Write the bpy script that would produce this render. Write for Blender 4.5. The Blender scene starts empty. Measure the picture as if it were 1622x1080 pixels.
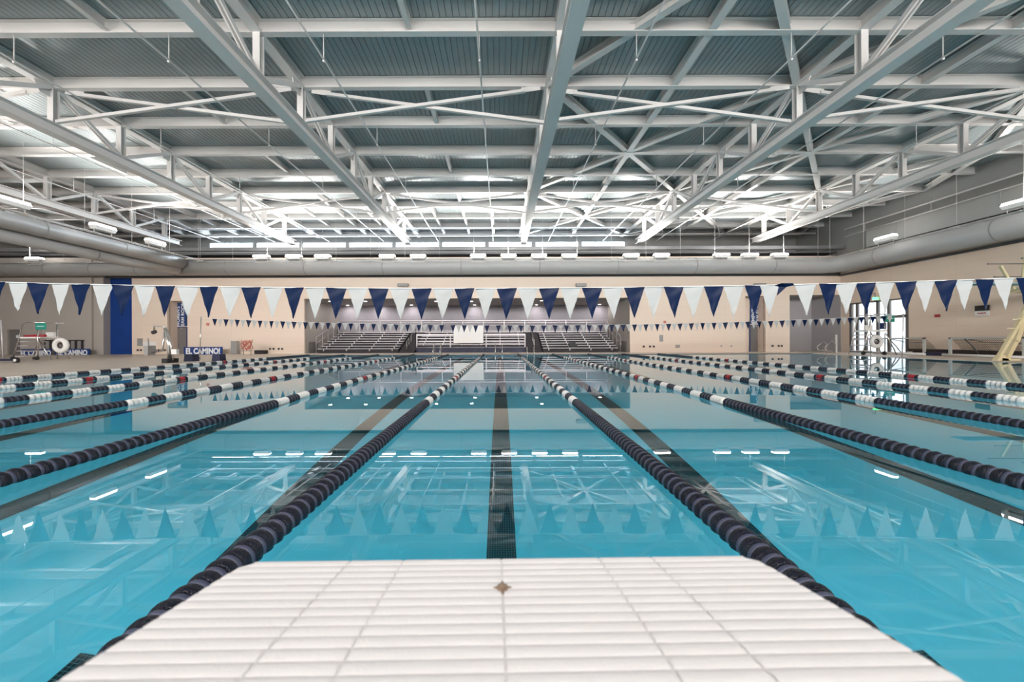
import bpy, math, random
from mathutils import Vector, Matrix

R = math.radians
PI = math.pi
C = bpy.context.scene.collection
SC = bpy.context.scene
random.seed(7)

# ------------------------------------------------------------------ camera
F = 573.0          # focal length in pixels of the 1622 px frame
H = 1.07           # eye height above the water (water is z = 0)
ROLL = 0.0035
cam_d = bpy.data.cameras.new('camera')
cam_d.sensor_width = 36.0
cam_d.lens = F / 1622 * 36.0
cam_d.shift_x = 18.0 / 1622
cam_d.shift_y = -1.5 / 1622
cam_d.clip_start = 0.02
cam_d.clip_end = 300
cam_d.dof.use_dof = True
cam_d.dof.focus_distance = 9.0
cam_d.dof.aperture_fstop = 4.5
cam = bpy.data.objects.new('camera', cam_d)
cam.matrix_world = Matrix.Translation((0, 0, H)) @ Matrix.Rotation(PI / 2, 4, 'X') @ Matrix.Rotation(-ROLL, 4, 'Z')
C.objects.link(cam)
SC.camera = cam

# ------------------------------------------------------------------ view + world
SC.view_settings.view_transform = 'Standard'
SC.view_settings.look = 'None'
SC.view_settings.gamma = 1.0
SC.view_settings.use_curve_mapping = False
SC.view_settings.exposure = 1.35
SC.cycles.max_bounces = 8
SC.cycles.diffuse_bounces = 4
SC.cycles.glossy_bounces = 4
SC.cycles.transmission_bounces = 6
SC.cycles.transparent_max_bounces = 12
SC.cycles.use_denoising = True
SC.cycles.caustics_reflective = False
SC.cycles.caustics_refractive = True
SC.cycles.sample_clamp_indirect = 6.0

w = bpy.data.worlds.new('sky')
SC.world = w
w.use_nodes = True
w.node_tree.nodes['Background'].inputs[0].default_value = (0.86, 0.93, 1.0, 1)
w.node_tree.nodes['Background'].inputs[1].default_value = 1.1

UPLIGHT_W = 135.0     # watts of each uplight fixture
POOL_FILL_W = 155.0        # unseen fill lamps added under water
REAR_W = 3250.0       # daylight from the glazed near wall

# ------------------------------------------------------------------ pixel helper
def hz(px):
    return 538.5 - ROLL * (px - 811)
def PX(px, d):
    return (px - 793.0) / F * d
def PZ(px, py, d):
    return H + (hz(px) - py) / F * d
def P(px, py, d):
    return Vector((PX(px, d), d, PZ(px, py, d)))

# ------------------------------------------------------------------ materials
def mat(name, col, rough=0.5, metal=0.0, emit=None, estr=0.0, spec=0.5, noise=0.0, nscale=3.0, bump=0.0, bscale=40.0, alpha=1.0):
    m = bpy.data.materials.new(name)
    m.use_nodes = True
    nt = m.node_tree
    b = nt.nodes['Principled BSDF']
    b.inputs['Base Color'].default_value = (*col, 1)
    b.inputs['Roughness'].default_value = rough
    b.inputs['Metallic'].default_value = metal
    b.inputs['Specular IOR Level'].default_value = spec
    if emit:
        b.inputs['Emission Color'].default_value = (*emit, 1)
        b.inputs['Emission Strength'].default_value = estr
    tc = None
    if noise or bump:
        tc = nt.nodes.new('ShaderNodeTexCoord')
    if noise:
        n = nt.nodes.new('ShaderNodeTexNoise'); n.inputs['Scale'].default_value = nscale
        n.inputs['Detail'].default_value = 4
        nt.links.new(tc.outputs['Object'], n.inputs['Vector'])
        r = nt.nodes.new('ShaderNodeValToRGB')
        r.color_ramp.elements[0].position = 0.3
        r.color_ramp.elements[1].position = 0.7
        r.color_ramp.elements[0].color = (*[max(0, c * (1 - noise)) for c in col], 1)
        r.color_ramp.elements[1].color = (*[min(1, c * (1 + noise)) for c in col], 1)
        nt.links.new(n.outputs['Fac'], r.inputs['Fac'])
        nt.links.new(r.outputs['Color'], b.inputs['Base Color'])
    if bump:
        n2 = nt.nodes.new('ShaderNodeTexNoise'); n2.inputs['Scale'].default_value = bscale
        nt.links.new(tc.outputs['Object'], n2.inputs['Vector'])
        bp = nt.nodes.new('ShaderNodeBump'); bp.inputs['Strength'].default_value = bump
        bp.inputs['Distance'].default_value = 0.01
        nt.links.new(n2.outputs['Fac'], bp.inputs['Height'])
        nt.links.new(bp.outputs['Normal'], b.inputs['Normal'])
    return m

def brick_mat(name, c1, c2, mortar, bw, bh, ms, axis='XZ', rough=0.6, offset=0.5, spec=0.3):
    m = bpy.data.materials.new(name); m.use_nodes = True
    nt = m.node_tree; b = nt.nodes['Principled BSDF']
    b.inputs['Roughness'].default_value = rough
    b.inputs['Specular IOR Level'].default_value = spec
    tc = nt.nodes.new('ShaderNodeTexCoord')
    sp = nt.nodes.new('ShaderNodeSeparateXYZ'); cb = nt.nodes.new('ShaderNodeCombineXYZ')
    nt.links.new(tc.outputs['Object'], sp.inputs[0])
    nt.links.new(sp.outputs[axis[0]], cb.inputs[0]); nt.links.new(sp.outputs[axis[1]], cb.inputs[1])
    br = nt.nodes.new('ShaderNodeTexBrick')
    br.offset = offset
    br.inputs['Color1'].default_value = (*c1, 1); br.inputs['Color2'].default_value = (*c2, 1)
    br.inputs['Mortar'].default_value = (*mortar, 1)
    br.inputs['Scale'].default_value = 1.0
    br.inputs['Mortar Size'].default_value = ms
    br.inputs['Mortar Smooth'].default_value = 0.3
    br.inputs['Brick Width'].default_value = bw; br.inputs['Row Height'].default_value = bh
    nt.links.new(cb.outputs[0], br.inputs['Vector'])
    nt.links.new(br.outputs['Color'], b.inputs['Base Color'])
    return m

M = {}
M['steel'] = mat('white painted steel', (0.68, 0.66, 0.64), 0.45, noise=0.03, nscale=0.7)
M['deck'] = mat('galvanised roof deck', (0.315, 0.36, 0.37), 0.42, metal=0.25, noise=0.06, nscale=0.4)
M['cream'] = brick_mat('cream panel wall', (0.80, 0.665, 0.555), (0.785, 0.655, 0.545), (0.70, 0.585, 0.485), 3.6, 0.61, 0.008, 'XZ', offset=0.0)
M['cream_side'] = brick_mat('cream side wall', (0.80, 0.66, 0.54), (0.79, 0.65, 0.53), (0.70, 0.58, 0.47), 3.6, 0.61, 0.010, 'YZ', offset=0.0)
M['grey_wall'] = mat('warm grey wall', (0.42, 0.385, 0.35), 0.7, noise=0.03, nscale=0.6)
M['lavender'] = mat('pale grey wall', (0.46, 0.44, 0.45), 0.7, noise=0.03, nscale=0.6)
M['purple_wall'] = mat('grey block wall', (0.36, 0.34, 0.37), 0.7, noise=0.03)
M['gap_shade'] = mat('dark gap shade', (0.13, 0.13, 0.135), 0.8)  # shade of the gaps by the ducts, put into the colour
M['mid_wall'] = mat('upper grey wall', (0.30, 0.30, 0.285), 0.7, noise=0.04, nscale=0.5)
M['blue'] = mat('royal blue wall', (0.003, 0.042, 0.23), 0.35, noise=0.1, nscale=1.0)
M['floor'] = mat('tan deck concrete', (0.58, 0.495, 0.415), 0.45, noise=0.07, nscale=1.3, bump=0.1)
M['gutter'] = mat('white gutter edge', (0.62, 0.60, 0.56), 0.4, noise=0.04)
M['duct'] = mat('painted duct', (0.38, 0.38, 0.375), 0.5, noise=0.03, nscale=0.5)
M['edge'] = mat('grey painted beam', (0.17, 0.175, 0.18), 0.5, noise=0.03)
M['seam'] = mat('duct seam', (0.28, 0.28, 0.275), 0.5)
M['frame'] = mat('dark bronze frame', (0.16, 0.15, 0.145), 0.4, metal=0.3)
M['winframe'] = mat('window frame', (0.22, 0.26, 0.30), 0.4)
M['black'] = mat('black rubber', (0.012, 0.012, 0.014), 0.5)
M['dark'] = mat('dark brown', (0.03, 0.022, 0.024), 0.6)
M['riser'] = mat('bleacher dark riser', (0.022, 0.016, 0.022), 0.6)
M['navypad'] = mat('navy skirt', (0.008, 0.012, 0.045), 0.5)
M['alu'] = mat('brushed aluminium', (0.52, 0.49, 0.51), 0.35, metal=0.25, noise=0.03)
M['chrome'] = mat('stainless steel', (0.62, 0.60, 0.58), 0.22, metal=0.9)
M['navy'] = mat('navy float plastic', (0.003, 0.004, 0.013), 0.3, bump=0.6, bscale=150)
M['navy_rim'] = mat('slate float rim', (0.07, 0.076, 0.125), 0.35)
M['white_float'] = mat('white float plastic', (0.78, 0.77, 0.74), 0.35)
M['white_rim'] = mat('white float rim', (0.70, 0.69, 0.67), 0.4)
M['red'] = mat('red plastic', (0.42, 0.02, 0.03), 0.4)
M['white'] = mat('white paint', (0.80, 0.79, 0.77), 0.4)
M['block'] = mat('white slip resistant tread', (0.84, 0.795, 0.78), 0.75, noise=0.015, nscale=12, bump=0.06, bscale=300)
M['rust'] = mat('rusty screw', (0.30, 0.19, 0.12), 0.6, noise=0.4, nscale=160)
M['door'] = mat('grey door', (0.17, 0.16, 0.155), 0.5)
M['sign_blue'] = mat('blue sign', (0.012, 0.045, 0.17), 0.45)
M['banner'] = mat('royal blue banner', (0.008, 0.04, 0.20), 0.5, noise=0.1)
M['letter'] = mat('white lettering', (0.82, 0.84, 0.86), 0.5)
M['teal'] = mat('teal sign', (0.02, 0.26, 0.20), 0.5)
M['yellow'] = mat('cream fibreglass', (0.72, 0.62, 0.38), 0.45, noise=0.04)
M['board'] = mat('pale blue board', (0.25, 0.52, 0.62), 0.5)
M['box'] = mat('grey cabinet', (0.30, 0.29, 0.28), 0.5)
M['pinkred'] = mat('faded red tube', (0.55, 0.16, 0.12), 0.5)
M['lamp'] = mat('lamp lens', (1, 1, 1), 0.5, emit=(1, 0.97, 0.94), estr=7.0)
M['spot'] = mat('downlight lens', (1, 1, 1), 0.5, emit=(1, 0.95, 0.9), estr=4.0)
M['exit'] = mat('green exit letters', (0.02, 0.5, 0.1), 0.5, emit=(0.1, 1.0, 0.35), estr=1.2)
M['net'] = mat('net cord', (0.09, 0.07, 0.06), 0.7)
M['postgrey'] = mat('goal tube', (0.55, 0.57, 0.55), 0.4)

def cloth_mat(name, col, trans):
    m = bpy.data.materials.new(name); m.use_nodes = True
    nt = m.node_tree; nt.nodes.remove(nt.nodes['Principled BSDF'])
    out = nt.nodes['Material Output']
    d = nt.nodes.new('ShaderNodeBsdfDiffuse'); d.inputs[0].default_value = (*col, 1)
    t = nt.nodes.new('ShaderNodeBsdfTranslucent'); t.inputs[0].default_value = (*col, 1)
    g = nt.nodes.new('ShaderNodeBsdfGlossy'); g.inputs[0].default_value = (1, 1, 1, 1); g.inputs['Roughness'].default_value = 0.35
    mx = nt.nodes.new('ShaderNodeMixShader'); mx.inputs[0].default_value = trans
    m2 = nt.nodes.new('ShaderNodeMixShader'); m2.inputs[0].default_value = 0.008
    nt.links.new(d.outputs[0], mx.inputs[1]); nt.links.new(t.outputs[0], mx.inputs[2])
    nt.links.new(mx.outputs[0], m2.inputs[1]); nt.links.new(g.outputs[0], m2.inputs[2])
    nt.links.new(m2.outputs[0], out.inputs[0])
    return m
M['pen_white'] = cloth_mat('white pennant vinyl', (0.54, 0.54, 0.53), 0.35)
M['pen_navy'] = cloth_mat('navy pennant vinyl', (0.004, 0.014, 0.052), 0.2)

def water_mat():
    m = bpy.data.materials.new('pool water'); m.use_nodes = True
    nt = m.node_tree; nt.nodes.remove(nt.nodes['Principled BSDF'])
    out = nt.nodes['Material Output']
    tr = nt.nodes.new('ShaderNodeBsdfRefraction'); tr.inputs['Color'].default_value = (0.36, 0.88, 1.0, 1); tr.inputs['Roughness'].default_value = 0.0; tr.inputs['IOR'].default_value = 1.333
    gl = nt.nodes.new('ShaderNodeBsdfGlossy'); gl.inputs['Color'].default_value = (1, 1, 1, 1); gl.inputs['Roughness'].default_value = 0.0
    fr = nt.nodes.new('ShaderNodeFresnel'); fr.inputs['IOR'].default_value = 1.35
    tc = nt.nodes.new('ShaderNodeTexCoord')
    mp = nt.nodes.new('ShaderNodeMapping'); mp.inputs['Scale'].default_value = (0.6, 1.0, 1.0)
    ns = nt.nodes.new('ShaderNodeTexNoise'); ns.inputs['Scale'].default_value = 0.8; ns.inputs['Detail'].default_value = 2
    bp = nt.nodes.new('ShaderNodeBump'); bp.inputs['Strength'].default_value = 0.012; bp.inputs['Distance'].default_value = 0.02
    nt.links.new(tc.outputs['Object'], mp.inputs[0]); nt.links.new(mp.outputs[0], ns.inputs['Vector'])
    nt.links.new(ns.outputs['Fac'], bp.inputs['Height'])
    nt.links.new(bp.outputs[0], gl.inputs['Normal'])
    mx = nt.nodes.new('ShaderNodeMixShader')
    nt.links.new(fr.outputs[0], mx.inputs[0]); nt.links.new(tr.outputs[0], mx.inputs[1]); nt.links.new(gl.outputs[0], mx.inputs[2])
    nt.links.new(mx.outputs[0], out.inputs[0])
    return m
M['water'] = water_mat()
M['basin'] = mat('pale blue pool plaster', (0.46, 0.84, 0.93), 0.6, noise=0.03, nscale=0.5)
M['tile'] = brick_mat('black mosaic tile', (0.012, 0.014, 0.018), (0.022, 0.026, 0.03), (0.30, 0.33, 0.33), 0.026, 0.026, 0.0016, 'XY', 0.3, 0.0)
M['gutter_tile'] = brick_mat('dark waterline tile', (0.02, 0.05, 0.06), (0.03, 0.06, 0.07), (0.12, 0.16, 0.16), 0.15, 0.15, 0.006, 'XZ', 0.3, 0.0)

def glass_mat():
    m = bpy.data.materials.new('window glass'); m.use_nodes = True
    nt = m.node_tree; nt.nodes.remove(nt.nodes['Principled BSDF'])
    out = nt.nodes['Material Output']
    tr = nt.nodes.new('ShaderNodeBsdfTransparent'); tr.inputs[0].default_value = (0.92, 0.95, 0.97, 1)
    gl = nt.nodes.new('ShaderNodeBsdfGlossy'); gl.inputs['Roughness'].default_value = 0.02
    mx = nt.nodes.new('ShaderNodeMixShader'); mx.inputs[0].default_value = 0.06
    nt.links.new(tr.outputs[0], mx.inputs[1]); nt.links.new(gl.outputs[0], mx.inputs[2])
    nt.links.new(mx.outputs[0], out.inputs[0])
    return m
M['glass'] = glass_mat()

# ------------------------------------------------------------------ mesh builder
class MB:
    def __init__(self):
        self.v = []; self.f = []; self.mi = []; self.sm = []
    def add(self, vs, fs, mi=0, sm=False):
        n = len(self.v)
        self.v += [tuple(p) for p in vs]
        for f in fs:
            self.f.append([i + n for i in f]); self.mi.append(mi); self.sm.append(sm)
        return self
    def box(self, x0, x1, y0, y1, z0, z1, mi=0):
        vs = [(x0, y0, z0), (x1, y0, z0), (x1, y1, z0), (x0, y1, z0), (x0, y0, z1), (x1, y0, z1), (x1, y1, z1), (x0, y1, z1)]
        return self.add(vs, [(0, 3, 2, 1), (4, 5, 6, 7), (0, 1, 5, 4), (1, 2, 6, 5), (2, 3, 7, 6), (3, 0, 4, 7)], mi)
    def bar(self, p0, p1, wd, ht, mi=0, up=(0, 0, 1), off=(0, 0)):
        p0 = Vector(p0); p1 = Vector(p1); d = (p1 - p0).normalized(); u = Vector(up)
        s = d.cross(u)
        if s.length < 1e-4: s = d.cross(Vector((0, 1, 0)))
        s.normalize(); t = s.cross(d).normalized()
        vs = []
        for p in (p0, p1):
            for a, b in ((-1, -1), (1, -1), (1, 1), (-1, 1)):
                vs.append(p + s * (a * wd / 2 + off[0]) + t * (b * ht / 2 + off[1]))
        return self.add(vs, [(0, 1, 2, 3), (7, 6, 5, 4), (0, 4, 5, 1), (1, 5, 6, 2), (2, 6, 7, 3), (3, 7, 4, 0)], mi)
    def ibeam(self, p0, p1, wd, ht, tf=0.025, tw=0.02, mi=0, up=(0, 0, 1)):
        self.bar(p0, p1, wd, tf, mi, up, (0, ht / 2 - tf / 2))
        self.bar(p0, p1, wd, tf, mi, up, (0, -ht / 2 + tf / 2))
        self.bar(p0, p1, tw, ht - 2 * tf, mi, up)
        return self
    def tube(self, pts, r, n=8, mi=0, closed=False, caps=True):
        pts = [Vector(p) for p in pts]; m = len(pts); vs = []; fs = []
        prev = None
        for i, p in enumerate(pts):
            if closed: d = pts[(i + 1) % m] - pts[i - 1]
            elif i == 0: d = pts[1] - pts[0]
            elif i == m - 1: d = pts[-1] - pts[-2]
            else: d = (pts[i + 1] - p).normalized() + (p - pts[i - 1]).normalized()
            d.normalize()
            if prev is None:
                u = Vector((0, 0, 1)) if abs(d.z) < 0.9 else Vector((1, 0, 0))
            else: u = prev
            s = d.cross(u).normalized(); t = s.cross(d).normalized(); prev = t
            for k in range(n):
                a = 2 * PI * k / n
                vs.append(p + s * (r * math.cos(a)) + t * (r * math.sin(a)))
        rng = m if closed else m - 1
        for i in range(rng):
            j = (i + 1) % m
            for k in range(n):
                fs.append((i * n + k, i * n + (k + 1) % n, j * n + (k + 1) % n, j * n + k))
        if caps and not closed:
            self.add(vs, fs, mi, True)
            q = len(self.v) - len(vs)
            self.f.append([q + k for k in range(n)][::-1]); self.mi.append(mi); self.sm.append(False)
            self.f.append([q + (m - 1) * n + k for k in range(n)]); self.mi.append(mi); self.sm.append(False)
            return self
        return self.add(vs, fs, mi, True)
    def lathe_y(self, prof, n=16, mi=0, sm=True, c=(0, 0, 0)):
        # prof: list of (y, r, mi)
        vs = []
        for y, r, _ in prof:
            for k in range(n):
                a = 2 * PI * k / n
                vs.append((c[0] + r * math.cos(a), c[1] + y, c[2] + r * math.sin(a)))
        base = len(self.v); self.v += vs
        for i in range(len(prof) - 1):
            for k in range(n):
                self.f.append([base + i * n + k, base + i * n + (k + 1) % n, base + (i + 1) * n + (k + 1) % n, base + (i + 1) * n + k][::-1])
                self.mi.append(prof[i][2]); self.sm.append(sm)
        return self
    def prism(self, poly, axis, a0, a1, mi=0):
        # poly in the two other axes
        def pt(u, v, a):
            return {'x': (a, u, v), 'y': (u, a, v), 'z': (u, v, a)}[axis]
        n = len(poly)
        vs = [pt(u, v, a0) for u, v in poly] + [pt(u, v, a1) for u, v in poly]
        fs = [tuple(range(n)), tuple(range(2 * n - 1, n - 1, -1))] + [(i, (i + n), (i + 1) % n + n, (i + 1) % n) for i in range(n)]
        return self.add(vs, fs, mi)
    def mesh(self, name, mats):
        me = bpy.data.meshes.new(name)
        me.from_pydata(self.v, [], self.f)
        for m in (mats if isinstance(mats, (list, tuple)) else [mats]):
            me.materials.append(m)
        me.polygons.foreach_set('material_index', self.mi)
        me.polygons.foreach_set('use_smooth', self.sm)
        me.update()
        return me
    def build(self, name, mats, parent=None, loc=None):
        o = bpy.data.objects.new(name, self.mesh(name, mats)); C.objects.link(o)
        if parent: o.parent = parent
        if loc is not None: o.location = loc
        return o

def tag(o, label=None, cat=None, group=None, kind=None):
    if label: o['label'] = label
    if cat: o['category'] = cat
    if group: o['group'] = group
    if kind: o['kind'] = kind
    return o
def thing(name, label, cat, loc=(0, 0, 0), group=None, rz=0):
    o = bpy.data.objects.new(name, None); C.objects.link(o)
    o.location = loc; o.rotation_euler = (0, 0, rz); o.empty_display_size = 0.2
    return tag(o, label, cat, group)
def inst(name, me, parent=None, loc=(0, 0, 0), rot=None):
    o = bpy.data.objects.new(name, me); C.objects.link(o)
    if parent: o.parent = parent
    o.location = loc
    if rot: o.rotation_euler = rot
    return o
def copy_tree(o, parent=None):
    c = o.copy(); C.objects.link(c); c.parent = parent
    for ch in list(KIDS.get(o.name, [])) or [x for x in C.objects if x.parent == o]:
        copy_tree(ch, c)
    return c
KIDS = {}
def struct(name, mb, m, parent=None):
    o = mb.build(name, m, parent)
    if not parent: o['kind'] = 'structure'
    return o
def text_mesh(name, s, m, size, loc, rot, sx=1.0, parent=None, bold=0.0, ext=0.004):
    cu = bpy.data.curves.new(name, 'FONT'); cu.body = s; cu.size = size; cu.extrude = ext; cu.offset = bold
    cu.align_x = 'CENTER'; cu.align_y = 'CENTER'
    tmp = bpy.data.objects.new(name + '_tmp', cu); C.objects.link(tmp)
    bpy.context.view_layer.update()
    me = bpy.data.meshes.new_from_object(tmp.evaluated_get(bpy.context.evaluated_depsgraph_get()))
    bpy.data.objects.remove(tmp)
    me.materials.clear(); me.materials.append(m)
    o = bpy.data.objects.new(name, me); C.objects.link(o)
    o.location = loc; o.rotation_euler = rot; o.scale = (sx, 1, 1)
    if parent: o.parent = parent
    return o

ORD = ['first', 'second', 'third', 'fourth', 'fifth', 'sixth', 'seventh', 'eighth', 'ninth', 'tenth', 'eleventh', 'twelfth',
       'thirteenth', 'fourteenth', 'fifteenth', 'sixteenth', 'seventeenth', 'eighteenth', 'nineteenth', 'twentieth']

# ------------------------------------------------------------------ pool and deck (setting)
PL, PR, PN, PF = -14.9, 22.6, 0.62, 26.1        # pool edges: left, right, near, far
WL, WR, WN, WB = -42.0, 27.2, -9.0, 29.0        # room: left, right, near, far wall plane
mb = MB()
zt, zb = 0.03, -0.25
mb.box(WL, PL - 0.0, WN, 36, zb, zt); mb.box(PR, WR + 3, WN, 36, zb, zt)
mb.box(PL, PR, WN, PN, zb, zt); mb.box(PL, PR, PF, 36, zb, zt)
struct('floor', mb, M['floor'])
mb = MB()
zn, zf = -2.2, -2.2
mb.add([(PL, PN, zn), (PR, PN, zn), (PR, PF, zf), (PL, PF, zf)], [(0, 1, 2, 3)])
for a, b in (((PL, PN, zn), (PL, PF, zf)), ((PR, PN, zn), (PR, PF, zf)), ((PL, PN, zn), (PR, PN, zn)), ((PL, PF, zf), (PR, PF, zf))):
    mb.add([a, b, (b[0], b[1], 0.0), (a[0], a[1], 0.0)], [(0, 1, 2, 3)])
basin = struct('floor_basin', mb, M['basin'])
mb = MB()
e = 0.12
mb.box(PL, PL + e, PN, PF, -0.05, 0.012); mb.box(PR - e, PR, PN, PF, -0.05, 0.012)
struct('trim_1', mb, M['gutter'])
mb = MB()
mb.box(PL + e, PR - e, PF - 0.06, PF, -0.2, 0.028)
struct('trim_2', mb, M['gutter_tile'])
def zfl(y): return zn + (zf - zn) * (y - PN) / (PF - PN)
for k in range(-5, 6):
    x = 2.5 * k; mb = MB()
    y0, y1 = 2.2, 24.2
    for ya, yb, w_ in ((y0 + 0.28, y1 - 0.28, 0.15), (y0, y0 + 0.28, 0.39), (y1 - 0.28, y1, 0.39)):
        mb.add([(x - w_, ya, zfl(ya) + 0.006), (x + w_, ya, zfl(ya) + 0.006), (x + w_, yb, zfl(yb) + 0.006), (x - w_, yb, zfl(yb) + 0.006)], [(0, 1, 2, 3)])
    o = mb.build('lane_marking', M['tile'], basin)
mb = MB()
mb.add([(PL, PN, 0), (PR, PN, 0), (PR, PF, 0), (PL, PF, 0)], [(0, 1, 2, 3)])
o = mb.build('pool_water', M['water'])
tag(o, 'still turquoise water filling the swimming pool', 'water', kind='stuff')

# ------------------------------------------------------------------ ceiling
ZB = 9.4 + H        # underside of the purlins
ZD = 9.82 + H       # roof deck
CB = 7.7 + H        # underside of the truss bottom chords
YR = 33.3           # far clerestory wall
mb = MB()
pit = 0.20; x = WL - 0.2
prof = []
while x < WR + 0.3:
    prof += [(x, ZD), (x + pit - 0.020, ZD), (x + pit - 0.016, ZD + 0.04), (x + pit - 0.004, ZD + 0.04)]
    x += pit
vs = []; fs = []
for (px_, pz_) in prof:
    vs += [(px_, WN - 0.2, pz_), (px_, YR + 0.3, pz_)]
for i in range(len(prof) - 1):
    fs.append((2 * i, 2 * i + 1, 2 * i + 3, 2 * i + 2))
mb.add(vs, fs)
mb.box(WL - 0.3, WR + 0.3, WN - 0.3, YR + 0.4, ZD + 0.06, ZD + 0.3)
struct('ceiling', mb, M['deck'])

# walls --------------------------------------------------------------
def wall_y(name, y, th, x0, x1, z0, z1, holes, m):
    """wall facing -Y at plane y with rectangular holes (x0,x1,z0,z1)"""
    mb = MB(); xs = sorted(set([x0, x1] + [h for q in holes for h in q[:2]]))
    for a, b in zip(xs[:-1], xs[1:]):
        zz = [(z0, z1)]
        for q in holes:
            if q[0] <= a + 1e-6 and q[1] >= b - 1e-6:
                nz = []
                for s, t in zz:
                    if q[2] > s: nz.append((s, min(t, q[2])))
                    if q[3] < t: nz.append((max(s, q[3]), t))
                zz = [k for k in nz if k[1] - k[0] > 1e-4]
        for s, t in zz: mb.box(a, b, y, y + th, s, t)
    return struct(name, mb, m)
def wall_x(name, x, th, y0, y1, z0, z1, holes, m):
    mb = MB(); ys = sorted(set([y0, y1] + [h for q in holes for h in q[:2]]))
    for a, b in zip(ys[:-1], ys[1:]):
        zz = [(z0, z1)]
        for q in holes:
            if q[0] <= a + 1e-6 and q[1] >= b - 1e-6:
                nz = []
                for s, t in zz:
                    if q[2] > s: nz.append((s, min(t, q[2])))
                    if q[3] < t: nz.append((max(s, q[3]), t))
                zz = [k for k in nz if k[1] - k[0] > 1e-4]
        for s, t in zz: mb.box(x, x + th, a, b, s, t)
    return struct(name, mb, m)
def WX(px): return PX(px, WB)
ALC = (WX(482), WX(998), 0.03, PZ(811, 472, WB))
WTOP = 6.65 + H
xblue0, xblue1 = WX(167), WX(209)
rec_l = (WX(265), WX(297), 0.03, PZ(280, 476.5, WB))
rec_r = (WX(1181), WX(1213), 0.03, PZ(1190, 469, WB))
rec_g = (WX(1251), WR, 0.03, PZ(1290, 467, WB))
wall_y('wall_back', WB, 0.25, xblue1, WR + 0.3, 0.03, WTOP, [ALC, rec_l, rec_r, rec_g], M['cream'])
# grey left stretch with door and low window opening
gdoor = (WX(20), WX(40), 0.03, PZ(30, 522, WB - 0.3))
glow = (WX(73), WX(141), 0.03 + 0.35, PZ(100, 538.5, WB - 0.3))
wall_y('wall_left_back', WB - 0.3, 0.25, WL, WX(152), 0.03, WTOP, [gdoor, glow], M['grey_wall'])
mb = MB(); mb.box(WX(152) - 0.05, xblue0, WB - 0.15, WB + 0.1, 0.03, WTOP); struct('wall_pier', mb, M['grey_wall'])
mb = MB(); mb.box(xblue0, xblue1, WB + 0.35, WB + 0.5, 0.03, WTOP); struct('wall_blue', mb, M['blue'])
mb = MB(); mb.box(xblue0 - 0.1, xblue0 + 0.03, WB - 0.17, WB + 0.36, 0.03, WTOP); mb.box(xblue1 + 0.01, xblue1 + 0.1, WB + 0.25, WB + 0.4, 0.03, WTOP)
struct('wall_blue_sides', mb, M['grey_wall'])
# recess interiors
mb = MB()
for rc, dp in ((rec_l, 1.0), (rec_r, 1.0)):
    mb.box(rc[0] - 0.1, rc[1] + 0.1, WB + dp, WB + dp + 0.1, 0, rc[3] + 0.1)
    mb.box(rc[0] - 0.12, rc[0], WB + 0.2, WB + dp, 0, rc[3]); mb.box(rc[1], rc[1] + 0.12, WB + 0.2, WB + dp, 0, rc[3])
    mb.box(rc[0] - 0.1, rc[1] + 0.1, WB + 0.2, WB + dp, rc[3], rc[3] + 0.1)
struct('wall_door_recess', mb, M['cream'])
mb = MB()
mb.box(rec_g[0] - 0.1, WR + 3.2, 31.6, 31.75, 0, rec_g[3] + 0.1)
mb.box(rec_g[0] - 0.12, rec_g[0], WB + 0.2, 31.7, 0, rec_g[3])
mb.box(rec_g[0] - 0.1, WR + 3.2, WB + 0.25, 31.7, rec_g[3], rec_g[3] + 0.1)
mb.box(WR - 0.04, WR + 0.15, 28.88, 31.7, 0.02, rec_g[3] - 0.005)
struct('wall_entry_recess', mb, M['lavender'])
# seating alcove
AB = 35.1
mb = MB()
mb.box(ALC[0] - 0.1, ALC[1] + 0.1, AB, AB + 0.15, 0, ALC[3] + 0.1)
struct('wall_alcove_back', mb, M['purple_wall'])
mb = MB()
mb.box(ALC[0] - 0.12, ALC[0], WB + 0.2, AB, 0, ALC[3]); mb.box(ALC[1], ALC[1] + 0.12, WB + 0.2, AB, 0, ALC[3])
struct('wall_alcove_sides', mb, M['grey_wall'])
mb = MB(); mb.box(ALC[0] - 0.1, ALC[1] + 0.1, WB + 0.25, AB, ALC[3], ALC[3] + 0.1)
struct('ceiling_alcove', mb, M['grey_wall'])
# control joints on the alcove back wall
mb = MB()
for px_ in (605, 680, 760, 840, 905):
    mb.box(PX(px_, AB) - 0.02, PX(px_, AB) + 0.02, AB - 0.01, AB, 0.1, ALC[3])
struct('trim_3', mb, M['grey_wall'])
# plenum behind the duct, with a slab added to keep its gap dark
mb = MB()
mb.box(WL, WR, WB + 0.2, YR, 6.95 + H, 7.08 + H)      # added slab, blocks window light under the clerestory
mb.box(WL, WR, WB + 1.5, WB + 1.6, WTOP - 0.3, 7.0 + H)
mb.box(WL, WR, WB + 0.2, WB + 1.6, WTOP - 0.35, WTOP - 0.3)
struct('plenum_light_stop', mb, M['gap_shade'])
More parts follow.
